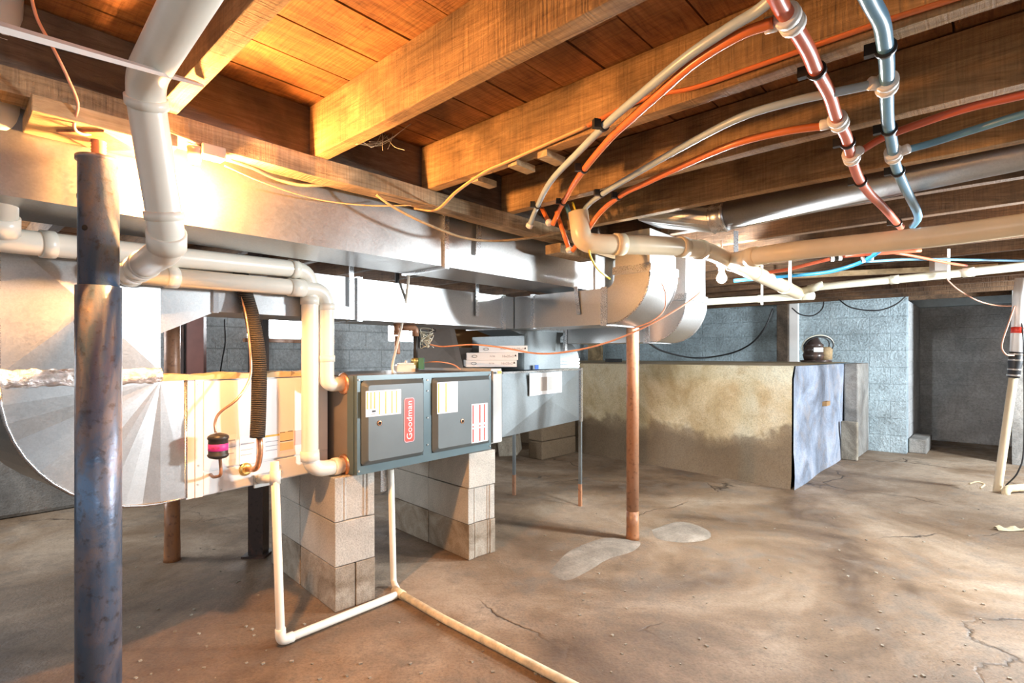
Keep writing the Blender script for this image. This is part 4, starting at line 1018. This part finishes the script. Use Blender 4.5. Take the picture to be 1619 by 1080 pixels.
# lamp under the beam
lp = Zp(335, 242, 1.755)
t = thing('lamp_holder', lp, 'plastic lamp holder with a glowing warm bulb under the beam', 'lamp')
make('socket_box', MB().obox(lp+UP*.0, A3*.032, B3*.022, UP*.018), 'cardboard_grey', t, bevel=.004)
make('socket', MB().lathe(lp+A3*-.045+UP*-.042, UP, [(0, .014), (.02, .018), (.045, .02)], 16), 'cardboard_grey', t)
bc = Vector((lp.x, lp.y, 0))+A3*-.045; bc.z = 1.665
make('bulb', MB().lathe(bc-UP*.03, UP, [(0, .004), (.006, .016), (.018, .027), (.032, .029), (.046, .022), (.062, .014)], 16), 'bulb_warm', t)
cbp = P(1141, 440, 3.12)
t = thing('lamp_holder', cbp+UP*.09, 'bare bright white bulb glowing right of the duct elbows', 'lamp')
make('socket', MB().lathe(cbp+UP*.035, UP, [(0, .015), (.03, .018), (.04, .03), (.048, .03)], 16), 'white_plastic', t)
make('stem', MB().lathe(cbp+UP*.083, UP, [(0, .006), (1.84-cbp.z-.083, .006)], 8), 'white_plastic', t)
make('bulb', MB().lathe(cbp-UP*.03, UP, [(0, .004), (.006, .016), (.018, .027), (.032, .029), (.046, .022), (.065, .014)], 16), 'bulb_cool', t)

# drain plumbing under the joists
dr_ = .0445
w1 = [P(914, 335, 2.36), P(920, 383, 2.36), P(948, 386, 2.38), P(1010, 387, 2.46), P(1075, 390, 2.58), P(1118, 396, 2.72), P(1160, 416, 3.0), P(1262, 464, 3.95)]
w1 = fillet(w1, .12, 5)
t = run('drain_pipe', w1, dr_, 'pvc_cream', 'thick cream drain pipe with a wye crossing above the duct elbows', 'pipe', seg=24)
for f, L in ((.12, .05), (.27, .05), (.33, .04), (.48, .05), (.87, .05)): coupling(t, w1, f, L, dr_, 'pvc_cream')
w2 = fillet([P(1156, 414, 2.96), P(1180, 408, 2.72), P(1240, 398, 2.52), P(1480, 374, 2.24), P(1720, 341, 2.02), P(1720, 341, 2.02)-B3*1.8], .10, 5)
t = run('drain_pipe', w2, dr_, 'pvc_cream', 'thick cream drain pipe running to the right picture edge under the joists', 'pipe', seg=24)
for f, L in ((.085, .06),): coupling(t, w2, f, L, dr_, 'pvc_cream')
pa_, da_ = P(1340, 389, 2.38), (P(1600, 362, 2.13)-P(1300, 392, 2.44)).normalized()
text('pipe_print', 'PVC 1120 ASTM D2665  600063-396', P(1500, 372, 2.22)+Vector((-.0, -.0452, .006)), da_*1.0, UP, .018, 'black_pipe', t, .0003)
w3 = [P(1108, 478, 4.05), P(1280, 468, 3.95)]
t = run('drain_pipe', w3, .026, 'pvc_old', 'thin cream waste pipe low on the left behind the bright bulb', 'pipe', ((.55, .03), (.98, .09)), 'pvc_old')
w4 = [P(1262, 462, 3.93), P(1290, 454, 3.86), P(1500, 434, 3.4), P(1700, 412, 3.0), P(1700, 412, 3.0)-B3*1.5]
t = run('drain_pipe', w4, .026, 'pvc_old', 'thin cream waste pipe running right below the thick drain', 'pipe', ((.04, .10), (.20, .05), (.33, .06)), 'pvc_old')
for (px, D, y0, y1, lb) in ((1247, 3.2, 415, 455, 'white hanger strap around the drain pipe below the wye'), (1203, 4.0, 447, 482, 'short white hanger on the thin waste pipe near the bulb'), (1498, 3.40, 392, 442, 'white hanger strap on the thin waste pipe at right')):
    solo('pipe_hanger', MB().box(P(px, y0, D-.05).xy, (.018, .0), (0, .003), z(y1, D-.05), 1.84), 'white_plastic', lb, 'hanger', 'white pipe hangers')
solo('pipe_hanger', MB().box(P(1160, 405, 2.86).xy, (.03, .01), (0, .003), z(400, 2.86), 1.84), 'seam', 'grey metal hanger above the wye of the thick drain', 'hanger')
solo('plank', MB().box(P(1255, 436, 4.3).xy, (1.25, -.45), (.02, .06), 1.80, 1.835), 'pine', 'light wood lath under the joists behind the blue and red tubes', 'board')

# round duct in the joist bay
t = thing('round_duct', ab(2.56, .5, 1.77), 'round galvanized duct running between two joists', 'duct')
def rdc(b): return ab(2.56, b, 1.832+(.95-b)*.045)
ax = (rdc(0)-rdc(1)).normalized()
make('duct_body', MB().tube([rdc(1.0), rdc(-3.6)], .068, 28), 'galv', t)
make('collar', MB().lathe(rdc(1.02), ax, [(0, .071), (.004, .074), (.012, .070), (.05, .070), (.056, .074), (.075, .072)], 28), 'seam', t)
m = MB(); n = 20; c = rdc(1.02); vs = []
for i in range(n):
    an = 2*math.pi*i/n; vs.append(c+A3*math.cos(an)*.068+UP*math.sin(an)*.068)
for i in range(n):
    an = 2*math.pi*i/n; x = max(-1, min(1, 1.4*math.cos(an))); y = max(-1, min(1, 1.4*math.sin(an)))
    vs.append(ab(2.56+x*.13, 1.36, 1.93+y*.07))
m.add(vs, [(i, (i+1) % n, n+(i+1) % n, n+i) for i in range(n)], False)
m.f.append([n+i for i in range(n)]); m.smooth.append(False)
make('boot', m, 'galv_lit', t)

# PEX tubing
def pexrun(name, pts, r, mat, label, tees=(), clips=(), rings='white_plastic'):
    path = spline(pts, 8); t = thing(name, min(path, key=lambda p: p.z), label, 'tube')
    make('tube', MB().tube(path, r, 16), mat, t)
    for f in clips:
        p, d = at_len(path, f); c = make('clip', MB().lathe(p-d*.006, d, [(0, r*1.35), (.012, r*1.35)], 16), 'black_plastic', t)
        s = d.cross(UP).normalized(); make('clip_screw', MB().obox(p-s*(r+.012)+UP*.004, s*.010, d*.008, UP*.012), 'black_plastic', c)
    for f, outp in tees:
        p, d = at_len(path, f); q = Vector(outp); dd_ = (q-p).normalized()
        c = make('tee_fitting', MB().lathe(p-d*.02, d, [(0, r*1.12), (.04, r*1.12)], 14), 'black_plastic', t)
        for s in (-1, 1): make('crimp_ring', MB().lathe(p+d*(.015*s-.009), d, [(0, r*1.38), (.002, r*1.6), (.016, r*1.6), (.018, r*1.38)], 20), rings, c)
        make('crimp_ring', MB().lathe(p+dd_*(r*1.3), dd_, [(0, r*.85), (.002, r*1.0), (.022, r*1.0), (.024, r*.85)], 16), rings, c)
    return t
ZP = 1.795
zz = lambda px, py, z_=ZP: Zp(px, py, z_)
ZL = 1.765
redT = [zz(1205, -60)-A3*1.6, zz(1205, -60)-A3*.7, zz(1205, -60)-A3*.2, zz(1205, -60), zz(1229, 0), zz(1253, 38), zz(1276, 77), zz(1290, 110), zz(1310, 147), zz(1322, 184), zz(1337, 214, 1.79), zz(1343, 237, 1.785), zz(1356, 278, 1.77), zz(1374, 305, ZL), zz(1396, 327, ZL), zz(1424, 359, ZL)]
rp = spline(redT, 8)
pexrun('pex_main', redT, .0150, 'pex_red', 'thick red water tube with pale rings crossing below the joists',
       [(frac(rp, zz(1243, 33)), zz(1214, 40)), (frac(rp, zz(1326, 191)), zz(1307, 196)), (frac(rp, zz(1344, 246, 1.785)), zz(1360, 237, 1.785))], (frac(rp, zz(1289, 112)), frac(rp, zz(1340, 224, 1.79)), frac(rp, zz(1358, 286, 1.77)), .97))
blueT = [zz(1345, -70)-A3*1.6, zz(1345, -70)-A3*.7, zz(1345, -70)-A3*.2, zz(1345, -70), zz(1374, -3), zz(1392, 31), zz(1398, 61), zz(1402, 102), zz(1402, 154), zz(1404, 193), zz(1410, 225, 1.79), zz(1416, 261, 1.775), zz(1432, 299, ZL), zz(1449, 333, ZL), zz(1451, 346, ZL), zz(1443, 357, ZL)]
bp = spline(blueT, 8)
pexrun('pex_main', blueT, .0150, 'pex_blue', 'thick blue water tube with white rings crossing below the joists',
       [(frac(bp, zz(1402, 133)), zz(1379, 132)), (frac(bp, zz(1412, 243, 1.785)), zz(1428, 238, 1.785))], (frac(bp, zz(1398, 77)), frac(bp, zz(1406, 203)), frac(bp, zz(1418, 271, 1.772))))
r2 = .0105
pexrun('pex_branch', [zz(1290, -80)-B3*.8, zz(1290, -80)-B3*.25, zz(1290, -80), zz(1240, -22), zz(1200, 15), zz(1150, 46), zz(1083, 92), zz(1010, 152), zz(960, 195), zz(915, 240), zz(870, 288), P(848, 330, 2.30), P(837, 356, 2.42)], r2, 'pex_grey', 'pale blue tube arching from upper right down to the beam, leftmost of the bundle', (), (.60, .93))
pexrun('pex_branch', [zz(1222, 36, 1.79), zz(1170, 55, 1.79), zz(1100, 98, 1.79), zz(1040, 150, 1.785), zz(1000, 186, 1.785), zz(960, 224, 1.785), zz(915, 280, 1.785), P(888, 325, 2.30), P(874, 355, 2.40)], r2, 'pex_orange', 'orange red tube arching beside the leftmost pale blue tube', (), (.55, .88))
pexrun('pex_branch', [zz(1392, 131), zz(1330, 144), zz(1255, 160), zz(1170, 186), zz(1080, 232), zz(1010, 272), zz(955, 305), P(925, 330, 2.35), P(911, 365, 2.42)], r2, 'pex_grey', 'pale blue tube branching from the thick blue tube to the drain end', (), (.72,))
pexrun('pex_branch', [zz(1312, 198), zz(1240, 208), zz(1160, 228), zz(1080, 262), zz(1020, 290), zz(985, 307), P(950, 335, 2.3), P(925, 370, 2.36), P(905, 397, 2.42)], r2, 'pex_orange', 'orange red tube branching from the thick red tube to the lowest bend', (), (.66,))
def pexdrop(pts, mat, lab):
    path = [Vector(p) for p in pts]; t = thing('pex_branch', path[-1], lab, 'tube'); make('tube', MB().tube(path, r2, 12), mat, t)
    d = (path[-1]-path[-2]).normalized(); make('end_ring', MB().lathe(path[-1]-d*.01, d, [(0, r2*1.25), (.002, r2*1.55), (.018, r2*1.5), (.022, r2*.8)], 14), 'white_plastic', t)
pexdrop([P(857, 330, 2.46), P(868, 352, 2.42)], 'pex_orange', 'short orange red tube stub left of the orange arch foot')
pexdrop([P(880, 335, 2.48), P(888, 360, 2.45), P(900, 395, 2.43)], 'pex_orange', 'orange red tube dropping from the joist to the lowest bend')
pexdrop([P(896, 325, 2.50), P(908, 365, 2.43)], 'pex_blue', 'dark blue tube drop meeting the pale blue branch foot')
pexdrop([P(842, 345, 2.40), P(837, 357, 2.42)], 'pex_grey', 'pale foot fitting of the leftmost pale blue tube')
pexrun('pex_branch', [zz(1365, 236), zz(1400, 216), zz(1470, 190), zz(1540, 168), zz(1640, 145), zz(1640, 145)-B3*.2, zz(1640, 145)-B3*.6, zz(1640, 145)-B3*1.8], r2, 'pex_red', 'red tube branching right from the thick red tube', (), ())
pexrun('pex_branch', [zz(1425, 239), zz(1470, 227), zz(1540, 205), zz(1640, 175), zz(1640, 175)-B3*.2, zz(1640, 175)-B3*.6, zz(1640, 175)-B3*1.8], r2, 'pex_blue', 'blue tube branching right from the thick blue tube', (), ())
pexrun('pex_branch', [P(1190, 434, 3.4), P(1240, 427, 3.3), P(1290, 415, 3.2), P(1330, 406, 3.1), P(1370, 402, 3.0), P(1456, 396, 2.95)], .0105, 'pex_red', 'red tube running behind the thick cream drain', (), ())
pexrun('pex_branch', [P(1160, 444, 3.5), P(1250, 436, 3.4), P(1310, 430, 3.25), P(1358, 416, 3.1), P(1386, 400, 2.95), P(1400, 388, 2.85)], .0115, 'pex_cyan', 'bright blue tube with white crimp rings behind the thick cream drain', [], ())
pexrun('pex_branch', [P(1368, 414, 3.1), P(1440, 410, 3.2), P(1530, 411, 3.3), P(1600, 412, 3.4), P(1700, 414, 3.5)], .008, 'pex_blue', 'dark blue tube running level below the thick cream drain', (), ())
pexrun('pex_branch', [P(1395, 397, 3.0), P(1440, 404, 3.05), P(1500, 416, 3.2), P(1528, 420, 3.4)], .008, 'pex_red', 'dull red tube slanting behind the hanger at right', (), ())
for px, py, D, c_, lb in ((1322, 408, 3.1, 'pex_red', 'white crimp coupling on the red tube behind the drain'), (1371, 409, 3.05, 'pex_cyan', 'white crimp coupling on the bright blue tube behind the drain')):
    c = P(px, py, D); d = Vector((.9, -.35, .25)).normalized() if c_ != 'pex_red' else Vector((.95, -.3, .1)).normalized()
    t = thing('tube_coupling', c, lb, 'coupling')
    make('sleeve', MB().lathe(c-d*.03, d, [(0, .0135), (.06, .0135)], 14), 'black_plastic', t)
    for s in (-1, 1): make('crimp_ring', MB().lathe(c+d*(.02*s-.009), d, [(0, .014), (.002, .018), (.016, .018), (.018, .014)], 16), 'white_plastic', t)
solo('junction_box', MB().box(P(1478, 400, 3.7).xy, (.085, 0), (0, .05), z(428, 3.7), z(390, 3.7)+.1), 'cardboard_grey', 'grey electrical box on the joist behind the waste pipe', 'box')

# sump riser
sr0 = P(1577, 775, 4.55); sr1 = P(1603, 592, 4.50); sr2 = P(1607, 560, 4.49); sr3 = P(1612, 470, 4.46)
t = thing('sump_riser', sr0, 'slanted white discharge pipe rising from the sump pit at right', 'pipe')
make('lower_pipe', MB().tube([sr0-UP*.25-Vector((.03, 0, 0)), sr0, sr1], .031, 18), 'pvc_cream', t)
make('upper_pipe', MB().tube([sr2, sr3, P(1616, 440, 4.45)], .045, 18), 'white_bright', t)
d = (sr2-sr1).normalized()
cpl = make('rubber_coupling', MB().lathe(sr1-d*.03, d, [(0, .036), (.005, .041), (.09, .043), (.13, .049), (.22, .049), (.225, .04)], 20), 'rubber', t)
for k in (.02, .07, .15, .20): make('hose_clamp', MB().lathe(sr1+d*(k-.034), d, [(0, .047 if k < .1 else .0505), (.014, .047 if k < .1 else .0505)], 20), 'screw', cpl)
make('red_tape', MB().lathe(P(1609, 527, 4.47), (P(1611, 500, 4.47)-P(1609, 527, 4.47)), [(0, .046), (.05, .046)], 18), 'redprint', t)
solo('drain_pipe', MB().tube(fillet([P(1590, 790, 4.42), P(1590, 773, 4.45), P(1650, 768, 4.5)], .05), .030, 16), 'pvc_dirty', 'short dirty pipe stub with elbow lying beside the sump pit', 'pipe')
solo('pit_hook', MB().tube(spline([P(1532, 765, 4.6), P(1545, 762, 4.6), P(1556, 766, 4.58), P(1550, 772, 4.55)]), .008, 8), 'pvc_dirty', 'bent wire lying at the left rim of the sump pit', 'wire')
# rag
rg = MB(); c = Zp(1600, 838, 0); vs = []; nx, ny = 10, 5; rnd = random.Random(5)
for i in range(nx+1):
    for j in range(ny+1):
        f = i/nx; w = .045*(.5+.5*math.sin(f*7))+.02
        vs.append(c+Vector((-.11+.24*f, -.02*f+(j/ny-.5)*w, .004+.03*math.sin(math.pi*j/ny)*(.6+.4*math.sin(i*1.7)))))
rg.add(vs, [(i*(ny+1)+j, (i+1)*(ny+1)+j, (i+1)*(ny+1)+j+1, i*(ny+1)+j+1) for i in range(nx) for j in range(ny)], True)
solo('rag', rg, 'foam', 'small crumpled cream rag on the floor at the right edge', 'rag')
# motor on the ledge
c = P(1290, 569, 6.25); c.z = 1.088
t = thing('pump_motor', c, 'old brown pump motor with coiled wires sitting on the ledge', 'motor')
make('base', MB().lathe(c, UP, [(0, .16), (.02, .17), (.03, .12)], 20), 'post_dark', t)
make('motor_body', MB().lathe(c+Vector((-.03, 0, .03)), UP, [(0, .10), (.06, .115), (.07, .105), (.16, .105), (.17, .112), (.20, .08), (.26, .05), (.265, .03)], 22), 'post_dark', t)
make('side_can', MB().lathe(c+Vector((.10, -.02, .03)), UP, [(0, .07), (.12, .075), (.15, .05)], 18), 'tan_cable', t)
make('name_label', MB().box((c.x-.09, c.y-.113), (.11, 0), (0, .004), c.z+.12, c.z+.17), 'rack', t)
for k, (R1, th0) in enumerate(((.14, .1), (.17, .5), (.15, .9))):
    cc_ = c+Vector((.01*k, -.02, .19)); ring = []
    for i in range(25):
        an = 2*math.pi*i/24; ring.append(cc_+Vector((math.cos(an)*R1, -.05*math.sin(an+th0), math.sin(an)*R1*.75)))
    make('wire_coil', MB().tube(ring, .007, 6, False), 'rubber' if k != 1 else 'pvc_old', t)

# leaning frame under the window and cord
D = 5.05
fr_ = thing('leaning_board', P(352, 578, D), 'grey board in a brown frame leaning on the wall behind the coil cabinet', 'board')
q = [P(328, 582, D), P(378, 582, D), P(375, 530, D+.08), P(325, 530, D+.08)]
make('board', MB().sheet(q, .01), 'cardboard_grey', fr_)
m = MB()
for i in range(4):
    a_, b_ = q[i], q[(i+1) % 4]; m.tube([a_+Vector((0, -.02, 0)), b_+Vector((0, -.02, 0))], .014, 4)
make('frame', m, 'maroon', fr_)
cable('cable', [P(355, 505, 4.6), P(356, 540, 4.6), P(352, 565, 4.6), P(348, 590, 4.6)], .006, 'rubber', 'thin dark cord hanging before the leaning framed board')
# cobwebs under the second joist
m = MB(); rnd = random.Random(9)
for i in range(9):
    a_ = Zp(560+rnd.uniform(0, 90), 235+rnd.uniform(-15, 5), 1.838); b_ = Zp(600+rnd.uniform(0, 55), 205+rnd.uniform(-12, 12), 1.95)
    mid = (a_+b_)/2-UP*rnd.uniform(.005, .04); m.tube(spline([a_, mid, b_], 5), .0007, 4)
solo('cobweb', m, 'pvc_old', 'dusty cobweb strands hanging below the bright sawn joist', 'cobweb', kind='stuff')
# gravel crumbs on the slab
m = MB(); rnd = random.Random(11)
for i in range(260):
    px, py = rnd.uniform(200, 1600), rnd.uniform(800, 1075); p = Zp(px, py, 0)
    if -.75 < p.x < .2 and 2.3 < p.y < 3.4: continue
    r = rnd.uniform(.002, .007); q = []
    u = Vector((rnd.uniform(-1, 1), rnd.uniform(-1, 1), 0)).normalized()*r; w = Vector((-u.y, u.x, 0))*.7
    m.obox(p+UP*r*.4, u, w, UP*r*.4)
solo('floor_crumbs', m, 'cobble', 'scattered crumbs of mortar and dirt on the slab', 'debris', kind='stuff')

# thin old mortar smears on the slab
M['smear'] = concrete('pale_mortar_smear', (.17, .14, .11), (.25, .21, .165), (.36, .31, .25), bstr=.6, big=4)
for k, (pts, lb) in enumerate((([(868, 905), (900, 872), (950, 852), (985, 850), (1012, 858), (1000, 872), (962, 884), (930, 903), (895, 918)], 'pale mortar smear on the slab left of the rusty column foot'),
        ([(1030, 838), (1075, 825), (1118, 838), (1120, 852), (1080, 858), (1040, 852)], 'flat pale mortar smear on the slab right of the rusty column foot'))):
    q = [Zp(x, y, .0) for x, y in pts]; q.append(q[0]); q = spline(q, 5)[:-1]
    c = sum(q, Vector((0, 0, 0)))/len(q); rnd = random.Random(k); n = len(q)
    m = MB(); m.add([p+UP*.0005 for p in q]+[c+(p-c)*rnd.uniform(.80, .9)+UP*.006 for p in q]+[c+UP*.007], [(i, (i+1) % n, n+(i+1) % n, n+i) for i in range(n)]+[(n+i, n+(i+1) % n, 2*n) for i in range(n)], True)
    solo('mortar_smear', m, 'smear', lb, 'mortar')
